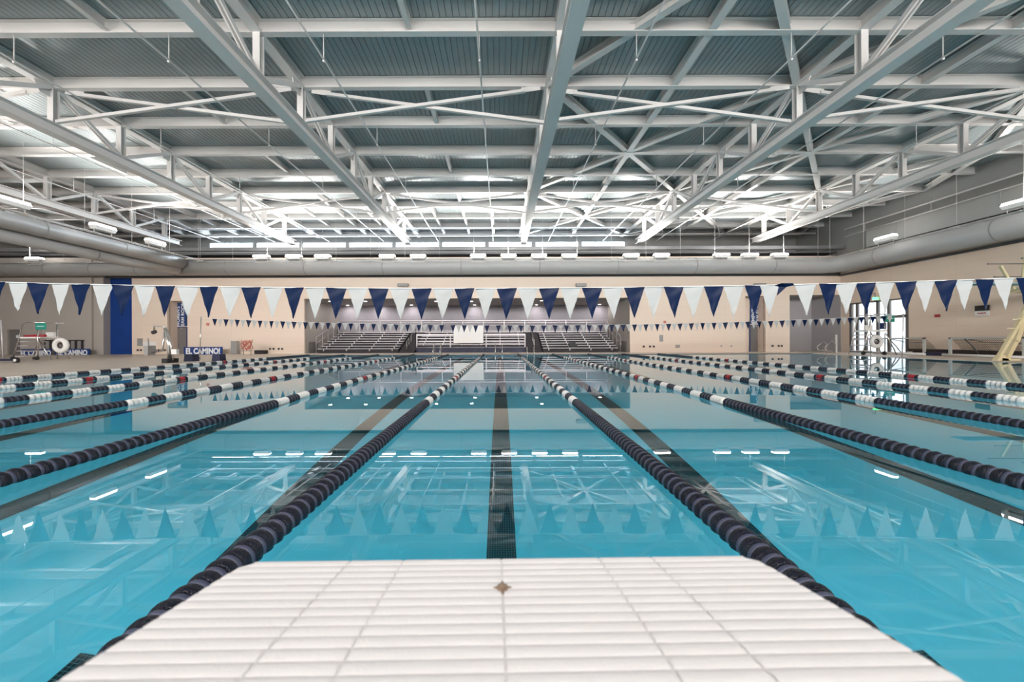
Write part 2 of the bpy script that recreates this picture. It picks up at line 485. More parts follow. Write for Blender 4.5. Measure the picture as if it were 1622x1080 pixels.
# upper back wall with clerestory openings
cw0, cw1 = PX(330, YR), PX(993, YR)
cz0, cz1 = 8.5 + H, 9.04 + H
holes = []; NW = 9; pitch = (cw1 - cw0) / NW
for k in range(NW):
    holes.append((cw0 + k * pitch + 0.14, cw0 + (k + 1) * pitch - 0.14, cz0, cz1))
wall_y('wall_upper_back', YR, 0.3, WL, WR, 7.0 + H, ZD + 0.1, holes, M['mid_wall'])
for k, q in enumerate(holes):
    mb = MB(); t = 0.04
    mb.box(q[0], q[1], YR + 0.02, YR + 0.1, q[2], q[2] + t); mb.box(q[0], q[1], YR + 0.02, YR + 0.1, q[3] - t, q[3])
    for j in range(4):
        xx = q[0] + (q[1] - q[0] - t) * j / 3
        mb.box(xx, xx + t, YR + 0.02, YR + 0.1, q[2], q[3])
    wf = struct('window_%d' % (k + 1), mb, M['winframe'])
    g = MB(); g.box(q[0], q[1], YR + 0.05, YR + 0.06, q[2], q[3]); g.build('window_glass', M['glass'], wf)
# remaining shell
wall_x('wall_left', WL - 0.3, 0.3, WN, YR + 0.3, 0, ZD + 0.2, [], M['grey_wall'])
# right wall with glazed entrance
gy0, gy1, gz1 = 24.2, 28.1, 3.82
wall_x('wall_right', WR, 0.3, WN, 28.95, 0, 5.3 + H, [(gy0, gy1, 0.03, gz1)], M['cream_side'])
wall_x('wall_right_upper', WR, 0.3, WN, YR + 0.3, 5.3 + H, ZD + 0.2, [], M['mid_wall'])
# near wall behind the photographer, with its own clerestory
rh = [(-34 + 6.6 * k, -34 + 6.6 * k + 6.0, 5.6, 9.6) for k in range(9)]
wall_y('wall_near', WN - 0.3, 0.3, WL, WR + 0.3, 0, ZD + 0.2, rh, M['cream'])
for k, q in enumerate(rh):
    mb = MB(); t = 0.08
    mb.box(q[0], q[1], WN - 0.2, WN - 0.1, q[2], q[2] + t); mb.box(q[0], q[1], WN - 0.2, WN - 0.1, q[3] - t, q[3])
    for j in range(4):
        xx = q[0] + (q[1] - q[0] - t) * j / 3; mb.box(xx, xx + t, WN - 0.2, WN - 0.1, q[2], q[3])
    wf = struct('window_%d' % (k + 10), mb, M['winframe'])
    g = MB(); g.box(q[0], q[1], WN - 0.16, WN - 0.15, q[2], q[3]); g.build('window_glass', M['glass'], wf)
# daylight entering by the near clerestory
def area(name, loc, rot, sx, sy, watts, col=(1, 1, 1)):
    l = bpy.data.lights.new(name, 'AREA'); l.shape = 'RECTANGLE'; l.size = sx; l.size_y = sy; l.energy = watts; l.color = col
    o = bpy.data.objects.new(name, l); C.objects.link(o); o.location = loc; o.rotation_euler = rot
    return o
area('daylight', (-4.6, WN - 0.12, 7.6), (R(-90), 0, PI), 58, 3.8, REAR_W, (1.0, 0.95, 0.915)).data.spread = R(115)
area('daylight_far', (PX(661, YR), YR + 0.5, 8.7 + H), (R(-90), 0, 0), 39, 0.7, 2600, (0.82, 0.91, 1.0))

# unseen lamps added under water at the near wall to brighten the pool floor
area('pool_fill_light', ((PL + PR) / 2, PN + 0.06, -1.0), (R(-90), 0, PI), PR - PL - 1, 0.5, POOL_FILL_W * 0.8, (0.95, 1, 1))
area('pool_fill_light', ((PL + PR) / 2, PN + 0.06, -0.5), (R(-87), 0, PI), PR - PL - 1, 0.3, POOL_FILL_W * 0.8, (0.95, 1, 1)).data.spread = R(40)

# ------------------------------------------------------------------ roof steel
TX = [1.85 + 9.25 * k for k in range(-4, 3)]
PY = [11.1 + 2.4 * k for k in range(-8, 10)]
YT0, YT1 = WN + 0.1, 29.2
tl = {-4: 'outermost on the side of the grey wall', -3: 'over the left ducts', -2: 'next one in from the left ducts', -1: 'crossing above the bleacher left half',
      0: 'in the middle of the hall', 1: 'first to the right of the middle', 2: 'nearest the right wall duct'}
for k, x in zip(range(-4, 3), TX):
    t = thing('roof_truss', 'white steel roof truss running down the hall, ' + tl[k], 'truss', (x, 0, CB), 'long roof trusses')
    b = MB(); b.ibeam((0, YT0, 0.2), (0, YT1, 0.2), 0.42, 0.40, 0.03, 0.025); b.build('bottom_chord', M['steel'], t)
    b = MB(); b.ibeam((0, YT0, ZB - CB + 0.2), (0, YR, ZB - CB + 0.2), 0.34, 0.40, 0.03, 0.025); b.build('top_chord', M['steel'], t)
    for i, y in enumerate(PY):
        if y > YT1: continue
        b = MB(); b.ibeam((0, y, 0.38), (0, y, ZB - CB + 0.02), 0.22, 0.22, 0.02, 0.015, up=(0, 1, 0))
        b.build('post', M['steel'], t)
    for i in range(0, len(PY) - 1):
        y0_, y1_ = PY[i], PY[i + 1]
        if y1_ > YT1: continue
        b = MB()
        if i % 2 == 0: a, c = (0, y0_ + 0.1, 0.42), (0, y1_ - 0.15, ZB - CB)
        else: a, c = (0, y0_ + 0.15, ZB - CB), (0, y1_ - 0.1, 0.42)
        b.bar((a[0] - 0.06, a[1], a[2]), (c[0] - 0.06, c[1], c[2]), 0.05, 0.14); b.bar((a[0] + 0.06, a[1], a[2]), (c[0] + 0.06, c[1], c[2]), 0.05, 0.14)
        b.build('diagonal', M['steel'], t)
        if i % 2 == 0:
            b = MB(); b.prism([(c[1] - 0.25, ZB - CB - 0.35), (c[1] + 0.4, ZB - CB - 0.35), (c[1] + 0.55, ZB - CB + 0.02), (c[1] - 0.45, ZB - CB + 0.02)], 'x', -0.012, 0.012)
            b.build('gusset_plate', M['steel'], t)
for i, y in enumerate(PY):
    if y > YR: continue
    j = sum(1 for q in PY if q > y and q <= YR)
    b = MB(); b.ibeam((WL + 0.1, y, ZB + 0.2), (WR - 0.05, y, ZB + 0.2), 0.20, 0.41, 0.022, 0.016)
    lab = 'white roof purlin crossing the hall, %s from the far windows' % ORD[j]
    o = b.build('roof_purlin', M['steel']); tag(o, lab, 'purlin', 'crosswise roof purlins')
# short stringers between purlins in the unbraced bays
sb = MB(); sb.ibeam((0, 0, 0), (0, 2.22, 0), 0.16, 0.30, 0.018, 0.014); sme = sb.mesh('stringer', M['steel'])
for bi, xc in ((-4, TX[0] + 4.625), (-3, TX[1] + 4.625), (-2, TX[2] + 4.625), (-1, TX[3] + 4.625)):
    bay = {-4: 'bay beyond the left ducts', -3: 'bay over the left ducts', -2: 'bay left of centre', -1: 'bay just left of the middle truss'}[bi]
    for i in range(0, len(PY) - 1):
        far = PY[i + 1] > 26
        if (i - 8) % 2 == 0 and not far: continue
        for xo in ((-2.2, 0, 2.2) if far else (0,)):
            o = inst('roof_stringer', sme, None, (xc + xo, PY[i] + 0.09, ZB + 0.25))
            if PY[i] + 2.4 > YR: o.scale[1] = 0.8
            tag(o, 'short white stringer in the %s' % bay + (', by the far windows' if far else ''), 'stringer', 'stringers in the ' + bay + (' by the windows' if far else ''))
# plan bracing: stars in the two right hand bays
for bi, (xa, xb) in enumerate(((TX[4], TX[5]), (TX[5], TX[6]), (TX[6], WR + 2.05))):
    xm = (xa + xb) / 2; where = ('right of the middle truss', 'between the two right trusses', 'beside the right wall')[bi]
    b = MB(); b.ibeam((min(xm, WR - 0.3), WN + 0.2, ZB + 0.18), (min(xm, WR - 0.3), YR, ZB + 0.18), 0.26, 0.34, 0.02, 0.016)
    o = b.build('roof_tie', M['steel']); tag(o, 'white tie beam running down the hall, in the bay ' + where, 'beam')
    nodes = [(-13.0 + 4.8 * k) for k in range(0, 10)]
    for i in range(len(nodes) - 1):
        ya, yb = 11.1 + 2.4 - 4.8 * 4 + 4.8 * i, 11.1 + 2.4 - 4.8 * 4 + 4.8 * (i + 1)
        if ya < WN or yb > 32.8 + 0.1: continue
        odd = (i % 2 == 0)
        for xe in (xa, xb):
            if xe > WR - 0.2: xe_, f_ = WR - 0.1, (WR - 0.1 - xm) / (xb - xm)
            else: xe_, f_ = xe, 1.0
            p0 = (xe_, ya if odd else yb - 0, ZB + 0.16); p1 = (xm, yb if odd else ya, ZB + 0.16)
            b = MB(); b.ibeam(p0, p1, 0.24, 0.26, 0.02, 0.016)
            o = b.build('roof_brace', M['steel'])
            dist = 'near end' if ya < 8 else ('middle stretch' if ya < 18 else 'far end')
            tag(o, 'white diagonal roof brace %s, %s, %s side' % (where, dist, 'left' if xe == xa else 'right'), 'brace', 'diagonal braces in the bay %s, %s, %s' % (where, dist, 'left' if xe == xa else 'right'))
# sway braces: crossed bars between neighbouring trusses
for y, dl in ((3.9, 'overhead'), (PY[9], 'in the nearer row'), (PY[13], 'in the farther row')):
    for i in range(len(TX) - 1):
        xa, xb = TX[i], TX[i + 1]
        t = thing('sway_brace', 'crossed white bars between roof trusses, %s, %s from the left' % (dl, ORD[i]), 'brace', ((xa + xb) / 2, y, CB + 0.3), 'crossed sway braces ' + dl)
        hw = (xb - xa) / 2
        for s in (-1, 1):
            b = MB(); yo = 0.07 * s
            b.bar((s * (hw - 0.2), yo, 0.15), (-s * (hw - 0.9), yo, ZB - CB - 0.45), 0.10, 0.11)
            b.bar((-s * (hw - 1.05), yo, ZB - CB - 0.43), (-s * (hw - 0.35), yo, ZB - CB - 0.33), 0.02, 0.18)
            b.build('brace_bar', M['steel'], t)
# sprinkler pipes with hangers
for k, x in enumerate((-38.6, -33.85, -29.1, -24.4, -19.65, -14.9, -10.15, -5.4, -0.62, 4.2, 8.95, 13.6, 18.3, 23.0)):
    zp = 8.62 + H
    t = thing('sprinkler_pipe', 'thin white sprinkler pipe hung under the roof, %s from the left' % ORD[k], 'pipe', (x, 0, zp), 'sprinkler pipes')
    b = MB(); b.tube([(0, WN + 0.3, 0), (0, 31.5, 0)], 0.028, 8); b.build('pipe_run', M['steel'], t)
    for i, y in enumerate(PY):
        if i % 2 == 1 and y < 31 or i == 17: continue
        b = MB(); b.tube([(0, y, 0), (0, y, ZB - zp + 0.01)], 0.016, 6); b.tube([(0, y - 0.03, -0.05), (0, y + 0.03, -0.05)], 0.03, 8)
        b.build('hanger', M['steel'], t)
# edge beam carrying the trusses at the far end, with cross pipes above
b = MB(); b.ibeam((WL + 0.1, 28.6, 7.22 + H), (WR - 0.1, 28.6, 7.22 + H), 0.3, 0.26, 0.03, 0.02)
b.box(WL + 0.1, WR - 0.1, 28.43, 28.45, 7.10 + H, 7.34 + H)
tag(b.build('edge_beam', M['edge']), 'long pale beam under the far clerestory windows, carrying the truss ends', 'beam')
for i, (z_, y_, rr) in enumerate(((9.05, 31.0, 0.07), (9.25, 31.6, 0.05), (9.42, 30.6, 0.04))):
    b = MB(); b.tube([(WL + 0.2, y_, z_ + H), (WR - 0.2, y_, z_ + H)], rr, 10)
    tag(b.build('cross_pipe', M['steel']), ('thick', 'medium', 'thin')[i] + ' white pipe crossing the hall in front of the far windows', 'pipe', 'pipes at the far windows')

# ------------------------------------------------------------------ ducts
def duct(name, label, pts, r, seams, mat_=None):
    t = thing(name, label, 'duct', pts[0])
    o0 = Vector(pts[0])
    b = MB(); b.tube([Vector(p) - o0 for p in pts], r, 32); b.build('duct_run', mat_ or M['duct'], t)
    for p, d in seams:
        p = Vector(p) - o0; d = Vector(d).normalized()
        b = MB(); b.tube([p - d * 0.03, p + d * 0.03], r + 0.012, 32); b.build('joint_ring', M['seam'], t)
    return t
DZ = 5.72 + H; DR = 0.62; DY = 28.1; DXR = 26.3
corner = [(DXR - 1.6, DY, DZ)] + [(DXR - 1.6 + 1.6 * math.sin(a), DY - 1.6 + 1.6 * math.cos(a), DZ) for a in [R(q) for q in (18, 36, 54, 72)]] + [(DXR, DY - 1.6, DZ)]
main = [(-25.2, DY, DZ), (-10, DY, DZ)] + corner + [(DXR, WN + 1, DZ)]
seams = [((x, DY, DZ), (1, 0, 0)) for x in range(-21, 24, 6)] + [((DXR, y, DZ), (0, 1, 0)) for y in range(-5, 26, 6)]
duct('air_duct', 'large round grey duct along the far wall turning along the right wall', main, DR, seams)
duct('air_duct', 'upper round grey duct running down the left side of the hall', [(-24.1, WN + 1, 5.92 + H), (-24.1, DY - 0.75, 5.92 + H)], 0.41, [((-24.1, y, 5.92 + H), (0, 1, 0)) for y in range(-5, 27, 4)])
duct('air_duct', 'lower round grey duct just beneath and outside the upper left one', [(-24.75, WN + 1, 5.33 + H), (-24.75, 24, 5.33 + H), (-24.45, DY - 0.75, 5.45 + H)], 0.36, [((-24.75, y, 5.33 + H), (0, 1, 0)) for y in range(-3, 24, 5)])
duct('air_duct', 'slimmer round grey duct along the far wall beyond the left ducts', [(-41.5, DY, 5.6 + H), (-25.25, DY, 5.6 + H)], 0.5, [((x, DY, 5.6 + H), (1, 0, 0)) for x in (-38, -35, -31.5, -28)])
# dark strips on the walls, painting the shade under the ducts
mb = MB(); mb.box(WL, WR, WB - 0.06, WB, 5.05 + H, 5.28 + H); struct('shadow_strip_far', mb, M['gap_shade'])
mb = MB(); mb.box(WR - 0.05, WR, WN, WB, 5.0 + H, 5.16 + H); struct('shadow_strip_right', mb, M['gap_shade'])
# small pipe on the right wall, high up
for i, (z_, rr) in enumerate(((8.3, 0.05), (7.75, 0.04))):
    b = MB(); b.tube([(WR - 1.0, WN + 1, z_ + H), (WR - 1.0, 27.5, z_ + H)], rr, 8)
    for y in range(-6, 28, 4): b.tube([(WR - 1.0, y, z_ + H), (WR - 1.0, y, ZD)], 0.012, 5)
    tag(b.build('wall_pipe', M['steel']), ('upper' if i == 0 else 'lower') + ' thin white pipe along the top of the right wall', 'pipe', 'pipes above the right duct')
# bulkhead above the right duct (air handling housing)
b = MB(); b.box(WR - 0.9, WR - 0.05, WN + 0.5, 26.0, 6.55 + H, 7.75 + H)
for y in range(-6, 26, 5): b.box(WR - 0.92, WR - 0.9, y, y + 0.05, 6.55 + H, 7.75 + H)
tag(b.build('bulkhead', M['mid_wall']), 'long grey boxed bulkhead above the right wall duct', 'bulkhead')

# ------------------------------------------------------------------ uplight fixtures
fb = MB()
fb.prism([(-0.62, 0.0), (-0.5, -0.2), (0.5, -0.2), (0.62, 0.0)], 'y', -0.16, 0.16)
FB = fb.mesh('housing', M['white'])
lb = MB(); lb.prism([(-0.60, 0.0), (0.60, 0.0), (0.54, 0.13), (-0.54, 0.13)], 'y', -0.15, 0.15)
LB = lb.mesh('lamp_lens', M['lamp'])
kb = MB(); kb.tube([(-0.45, 0, -0.2), (-0.45, 0, -0.42)], 0.02, 6); kb.tube([(0.45, 0, -0.2), (0.45, 0, -0.42)], 0.02, 6); kb.box(-0.5, 0.5, -0.03, 0.03, -0.45, -0.41)
KB = kb.mesh('bracket', M['steel'])
def uplight(x, y, z, rz, label, group, k=1.0):
    t = thing('uplight', label, 'light', (x, y, z), group, rz)
    inst('housing', FB, t); inst('lamp_lens', LB, t); inst('bracket', KB, t)
    a = area('uplight_lamp', (0, 0, 0.15), (PI + 0.38, 0, 0), 1.0, 0.25, UPLIGHT_W * k, (1, 0.955, 0.91)); a.parent = t; a.data.spread = R(125)
FY = 27.55
for i, px_ in enumerate((415, 466, 512, 614, 663, 758, 806, 854, 902, 1000, 1048, 1143, 1188, 1235)):
    uplight(PX(px_, FY), FY, PZ(811, 405.5, FY), 0, 'lit uplight on the far duct, %s of the row from the left' % ORD[i], 'uplights along the far duct')
uplight(PX(55, FY), FY, PZ(811, 408, FY), 0, 'lit uplight above the duct at the far left corner', 'uplights along the far duct')
for i, y in enumerate((23.1, 17.1, 11.1, 5.1, -1.0)):
    uplight(24.6, y, 6.42 + H, -PI / 2, 'lit uplight above the right wall duct, %s from the far corner' % ORD[i], 'uplights along the right duct', 0.35)
for i, y in enumerate((23.5, 20.4, 16.6, 12.0, 7.0, 2.0)):
    uplight(-22.4, y, 6.42 + H, PI / 2, 'lit uplight beside the left ducts, %s from the far end' % ORD[i], 'uplights along the left ducts', 0.6)
for i, x in enumerate((-16, -8, 0, 8, 16)):
    uplight(x, WN + 1.2, 6.42 + H, PI, 'lit uplight on the wall behind the starting block, %s from the left' % ORD[i], 'uplights on the near wall', 0.3)
# unistrut rails carrying the uplights
for nm, p0, p1 in (('far duct', (-23, FY, 6.0 + H), (24.2, FY, 6.0 + H)), ('right duct', (24.6, WN + 1, 6.0 + H), (24.6, 27, 6.0 + H)), ('left ducts', (-22.4, WN + 1, 6.0 + H), (-22.4, 27, 6.0 + H)),
                   ('far left duct', (-41, FY, 6.0 + H), (-25.5, FY, 6.0 + H)), ('near wall', (-20, WN + 1.2, 6.0 + H), (20, WN + 1.2, 6.0 + H))):
    p0 = Vector(p0); p1 = Vector(p1); d = (p1 - p0); L = d.length; d.normalize(); s = Vector((-d.y, d.x, 0))
    t = thing('light_rail', 'twin white conduit rail carrying the uplights along the ' + nm, 'rail', p0, 'uplight rails')
    for q in (-0.12, 0.12):
        b = MB(); b.tube([s * q, s * q + d * L], 0.025, 6); b.build('conduit', M['steel'], t)
    n = int(L / 2.5)
    for i in range(n + 1):
        c_ = d * (L * i / n)
        b = MB(); b.bar(c_ - s * 0.2, c_ + s * 0.2, 0.06, 0.05); b.tube([c_, c_ + Vector((0, 0, ZB + 0.1 - 6.0 - H))], 0.008, 5)
        b.build('hanger', M['steel'], t)

# ------------------------------------------------------------------ lane ropes
PIT = 0.084
def disc(y, mi_body, mi_rim):
    return [(y, 0.060, mi_rim), (y + 0.002, 0.0655, mi_rim), (y + 0.018, 0.067, mi_rim), (y + 0.023, 0.0645, mi_body), (y + 0.030, 0.070, mi_body), (y + 0.046, 0.0755, mi_body), (y + 0.062, 0.0745, mi_body), (y + 0.074, 0.070, mi_body), (y + 0.0835, 0.060, mi_body)]
def disc_old(y, mi_body, mi_rim):
    return [(y, 0.040, mi_body), (y + 0.006, 0.058, mi_body), (y + 0.028, 0.067, mi_body), (y + 0.046, 0.060, mi_rim), (y + 0.050, 0.075, mi_rim),
            (y + 0.066, 0.077, mi_rim), (y + 0.072, 0.060, mi_body), (y + 0.080, 0.040, mi_body)]
def section(n, kinds):
    b = MB()
    for i in range(n):
        k = kinds(i)
        b.lathe_y(disc(i * PIT, k * 2, k * 2 + 1), 18)
    b.tube([(0, 0, 0), (0, n * PIT, 0)], 0.012, 6, mi=1)
    return b.mesh('float_section', [M['navy'], M['navy_rim'], M['white_float'], M['white_rim'], M['red'], M['red']])
def wsection(n):
    b = MB(); prof = []
    for i in range(n):
        y = i * PIT
        prof += [(y, 0.056, 2), (y + 0.012, 0.068, 2), (y + 0.055, 0.070, 3), (y + 0.064, 0.074, 3), (y + 0.074, 0.070, 2)]
    prof += [(n * PIT, 0.054, 2)]
    prof = [(0, 0.02, 2)] + prof + [(n * PIT + 0.001, 0.02, 2)]
    b.lathe_y(prof, 18)
    return b.mesh('float_section', [M['navy'], M['navy_rim'], M['white_float'], M['white_rim']])
NEARN = 62
S_near = section(NEARN, lambda i: 0)
S_dark = section(4, lambda i: 0)
S_red = section(4, lambda i: 2 if i in (1, 2) else 0)
S_white = wsection(4)
Y_S = PN + 0.18; Y_A = Y_S + NEARN * PIT; NALT = 46; Y_B = Y_A + NALT * 4 * PIT
NF = int((PF - 0.15 - Y_B) / PIT); S_far = section(NF, lambda i: 0)
for k in range(11):
    x = -13.75 + 2.5 * k
    side = ('%s rope left of the starting block' % ORD[5 - k]) if k < 6 else ('%s rope right of the starting block' % ORD[k - 6])
    t = thing('lane_rope', 'navy and white floating lane rope, ' + side, 'lane rope', (x, Y_S, 0.022), 'lane ropes')
    ph = random.random() * 6; amp = 0.0 if k in (5, 6) else 0.02
    def wob(y): return amp * math.sin((y - Y_S) * 0.35 + ph) * min(1, (y - Y_S) / 5)
    o = inst('float_section', S_near, t, (0, 0, 0)); o['label'] = 'solid navy run of floats at the near end'
    for i in range(NALT):
        y = Y_A - Y_S + i * 4 * PIT
        if i % 2 == 0: o = inst('float_section', S_white, t, (wob(y + Y_S), y, 0.004 * math.sin(i * 1.7 + k))); o['label'] = 'white floats'
        else:
            red = i in (11, 35)
            o = inst('float_section', S_red if red else S_dark, t, (wob(y + Y_S), y, 0.004 * math.sin(i * 1.7 + k))); o['label'] = 'navy floats with red markers' if red else 'navy floats'
    o = inst('float_section', S_far, t, (wob(Y_B), Y_B - Y_S, 0)); o['label'] = 'solid navy run of floats at the far end'
    b = MB(); b.tube([(0, -0.17, 0.0), (0, 0, 0)], 0.01, 6); b.tube([(0, Y_B - Y_S + NF * PIT - 0.02, 0), (0, PF - Y_S - 0.03, 0)], 0.01, 6); b.build('tension_cable', M['chrome'], t)

# ------------------------------------------------------------------ pennants
def pennant_mesh(navy, seed, tipfold=False):
    rs = random.Random(seed); wv, hv = 0.308, 0.462
    b = MB(); nu, nv = 8, 12; vs = []; fs = []
    ph = rs.random() * 6; am = rs.uniform(0.002, 0.006); tip = rs.uniform(-0.012, 0.012)
    hem = 0.02
    for j in range(nv + 1):
        v = j / nv; half = wv / 2 * (1 - v) + 0.002
        if v < 0.06: half = wv / 2
        z = -hv * v
        pinch = 1.0 - (0.10 * math.sin(PI * min(1, v * 1.1)) * rs.random() if not navy else 0.04 * math.sin(PI * v))
        yo = 0
        if tipfold and v > 0.82:
            z = -hv * (0.82 + (v - 0.82) * 0.55); 
        for i in range(nu + 1):
            u = i / nu * 2 - 1
            xx = u * half * pinch + tip * v * v + (0.018 * math.sin(v * 9) if tipfold and v > 0.75 else 0)
            yy = am * math.sin(u * 3.2 + v * 7 + ph) * (0.3 + v) + 0.003 * math.sin(v * 14 + u * 2 + ph) + yo
            vs.append((xx, yy, z))
    for j in range(nv):
        for i in range(nu):
            a = j * (nu + 1) + i; fs.append((a, a + 1, a + nu + 2, a + nu + 1))
    b.add(vs, fs, 0, True)
    b.tube([(-wv / 2, 0, 0), (wv / 2, 0, 0)], 0.006, 5)
    return b.mesh('pennant', M['pen_navy'] if navy else M['pen_white'])
PN_N = [pennant_mesh(True, s) for s in range(5)]
PN_W = [pennant_mesh(False, s + 40) for s in range(5)]
PN_WT = pennant_mesh(False, 99, True)
def fold_mesh():
    b = MB(); v = [(-0.16, 0.02, -0.005), (-0.09, -0.05, 0.02), (0.09, -0.03, 0.022), (0.145, 0, -0.005), (0.02, 0.0, -0.03), (-0.11, 0.02, -0.16), (-0.09, 0.02, -0.02)]
    b.add(v, [(0, 1, 6), (1, 2, 4, 6), (2, 3, 4), (6, 4, 5)], 0, False)
    b.tube([(-0.154, 0, 0), (0.154, 0, 0)], 0.006, 5)
    return b.mesh('pennant', M['pen_navy'])
YF1 = 5.46
def zf1(x): return PZ(790, 457, YF1) + 0.0021 * x * x
navyx = [-6, 61, 128, 195, 262, 331, 398, 466, 533, 600, 668, 736, 803, 870, 938, 1005, 1067.5, 1131, 1195, 1244, 1312, 1371, 1435, 1498, 1560, 1624]
t = thing('pennant_line', 'near string of large navy and white pennants hung across the pool', 'pennant line', (0, YF1, 0))
for i, px_ in enumerate(navyx):
    x = PX(px_, YF1)
    sl = 0.0042 * x
    if px_ == 1244:
        o = inst('pennant', fold_mesh(), t, (x, 0, zf1(x))); o['label'] = 'navy pennant flipped over the line'
    else:
        o = inst('pennant', PN_N[i % 5], t, (x, 0.0, zf1(x)), (0, -sl, random.uniform(-0.12, 0.12))); o['label'] = 'navy pennant'
    if i < len(navyx) - 1:
        nx = (px_ + navyx[i + 1]) / 2
        if px_ == 1195: nx = 1220
        if px_ == 1244: nx = 1277
        x2 = PX(nx, YF1)
        o = inst('pennant', PN_WT if i == 0 else PN_W[i % 5], t, (x2, 0.012, zf1(x2)), (0, -0.0042 * x2, random.uniform(-0.12, 0.12))); o['label'] = 'white pennant'
b = MB(); b.tube([(x / 2, 0, zf1(x / 2) + 0.004) for x in range(-31, 28)], 0.006, 6); b.build('line_cord', M['white'], t)
# stanchions outside the frame that hold the near line
for sx, where in ((-15.5, 'on the left deck'), (13.5, None)):
    if where:
        tt = thing('pennant_pole', 'upright steel pole holding the near pennant string ' + where, 'pole', (sx, YF1, 0.03))
        b = MB(); b.tube([(0, 0, 0), (0, 0, zf1(sx) - 0.02)], 0.025, 10); b.build('pole_tube', M['chrome'], tt)
        b = MB(); b.tube([(0, 0, 0), (0, 0, 0.03)], 0.08, 16); b.build('base_flange', M['chrome'], tt)
YF2 = 20.5
def zf2(x): return 1.89 + 0.00125 * (x - 2.5) ** 2
t = thing('pennant_line', 'far string of small looking navy and white pennants near the bleachers', 'pennant line', (0, YF2, 0))
xs2 = [-16.2 + 0.3215 * i for i in range(120)]
order = sorted(range(120), key=lambda i: abs(xs2[i] - 0))
shown = set(order[:100]); rest = MB()
skip = {i for i in range(120) if abs(xs2[i] + 2.95) < 0.33 or abs(xs2[i] + 0.88) < 0.5}
for i, x in enumerate(xs2):
    if i in skip and i % 2 == 1: continue
    if i in shown:
        o = inst('pennant', (PN_N if i % 2 == 0 else PN_W)[(i * 3) % 5], t, (x, 0, zf2(x)), (0, -0.0025 * (x - 2.5), random.uniform(-0.2, 0.2))); o.scale = (0.94, 1, 0.9)
        o['label'] = 'navy pennant' if i % 2 == 0 else 'white pennant'
    else:
        z = zf2(x); rest.add([(x - 0.145, 0, z), (x + 0.145, 0, z), (x, 0.01, z - 0.415)], [(0, 1, 2)], i % 2)
o = rest.build('pennant_stretch', [M['pen_navy'], M['pen_white']], t); o['kind'] = 'stuff'; o['label'] = 'pennants at the two ends of the line'
b = MB(); b.tube([(x / 2, 0, zf2(x / 2) + 0.004) for x in range(-34, 46)], 0.008, 5); b.build('line_cord', M['white'], t)
for sx, lab in ((-17.05, 'thin leaning steel pole holding the far pennant string, in front of a blue banner'), (22.75, 'thin steel pole holding the far pennant string by the glass entrance')):
    tt = thing('pennant_pole', lab, 'pole', (sx, YF2, 0.03))
    b = MB(); b.tube([(0, 0, 0), (0.08, 0, zf2(sx) + 0.05)], 0.025, 10); b.build('pole_tube', M['chrome'], tt)
    b = MB(); b.tube([(0, 0, 0), (0, 0, 0.03)], 0.08, 16); b.build('base_flange', M['chrome'], tt)

# ------------------------------------------------------------------ starting block
BW = 0.66
t = thing('starting_block', 'white ribbed starting block with a small rusty screw, at the pool edge', 'starting block', (0, 0.474, 0.03), None, R(0.85))
tilt = R(10.2); zt_ = H - 0.286 - 0.03
def TP(x, s, h=0.0):   # point on the sloping top: s metres back from the front edge
    return (x, -s * math.cos(tilt) - h * math.sin(tilt) * 0, zt_ + s * math.sin(tilt) + h * math.cos(tilt))
b = MB(); pitch_ = 0.0158; D = 0.72
cols = [-BW / 2, -0.196, -0.127, 0.0, 0.127, 0.196, BW / 2]
n = int(D / pitch_)
for r_ in range(n):
    s0 = r_ * pitch_ + (0.0003 if r_ else 0); s1 = (r_ + 1) * pitch_ - 0.0003
    for ci in range(6):
        x0, x1 = cols[ci] + (0.0011 if ci else 0), cols[ci + 1] - (0.0011 if ci < 5 else 0)
        ins0 = ins1 = 0.0
        if r_ == 0 and ci == 0: ins0 = 0.012
        if r_ == 0 and ci == 5: ins1 = 0.012
        if r_ == 1 and ci == 0: ins0 = 0.003
        if r_ == 1 and ci == 5: ins1 = 0.003
        c_ = 0.0022
        prof_ = [(s0, -0.0006), (s0 + 0.0006, -0.00025), (s0 + c_, 0.0), (s1 - c_, 0.0), (s1 - 0.0006, -0.0005), (s1, -0.0006)]
        vs = []
        for (s_, h_) in prof_:
            vs.append(TP(x0 + ins0, s_, h_)); vs.append(TP(x0 + ins0 + 0.0015, s_, h_)); vs.append(TP(x1 - ins1 - 0.0015, s_, h_)); vs.append(TP(x1 - ins1, s_, h_))
        fs = []
        for q in range(5):
            for m_ in range(3): fs.append((q * 4 + m_, q * 4 + m_ + 1, q * 4 + 4 + m_ + 1, q * 4 + 4 + m_))
        b.add(vs, fs, 0, True)
b.build('tread', M['block'], t)
b = MB()
sh = [TP(-BW / 2 + 0.014, 0.002, -0.0009), TP(BW / 2 - 0.014, 0.002, -0.0009), TP(BW / 2, 0.016, -0.0009), TP(BW / 2, D, -0.0009), TP(-BW / 2, D, -0.0009), TP(-BW / 2, 0.016, -0.0009)]
lo = [(p[0], p[1], p[2] - 0.05) for p in sh]
b.add(sh + lo, [(0, 1, 2, 3, 4, 5), (11, 10, 9, 8, 7, 6)] + [(i, i + 6, (i + 1) % 6 + 6, (i + 1) % 6) for i in range(6)])
b.build('platform', M['block'], t)
b = MB()
b.prism([(-0.14, 0.0), (-0.62, 0.0), (-0.55, zt_ - 0.0), (-0.18, zt_ - 0.03)], 'x', -0.16, 0.16); b.build('pedestal', M['white'], t)
b = MB(); b.box(-0.24, 0.24, -0.68, -0.1, 0, 0.02); b.build('base_plate', M['chrome'], t)
b = MB()   # screw, a small star shaped rusty head in the tread seam
sc_ = TP(0.0, 0.078, 0.0); vs = [(sc_[0], sc_[1], sc_[2] + 0.0035)]; nn = 16
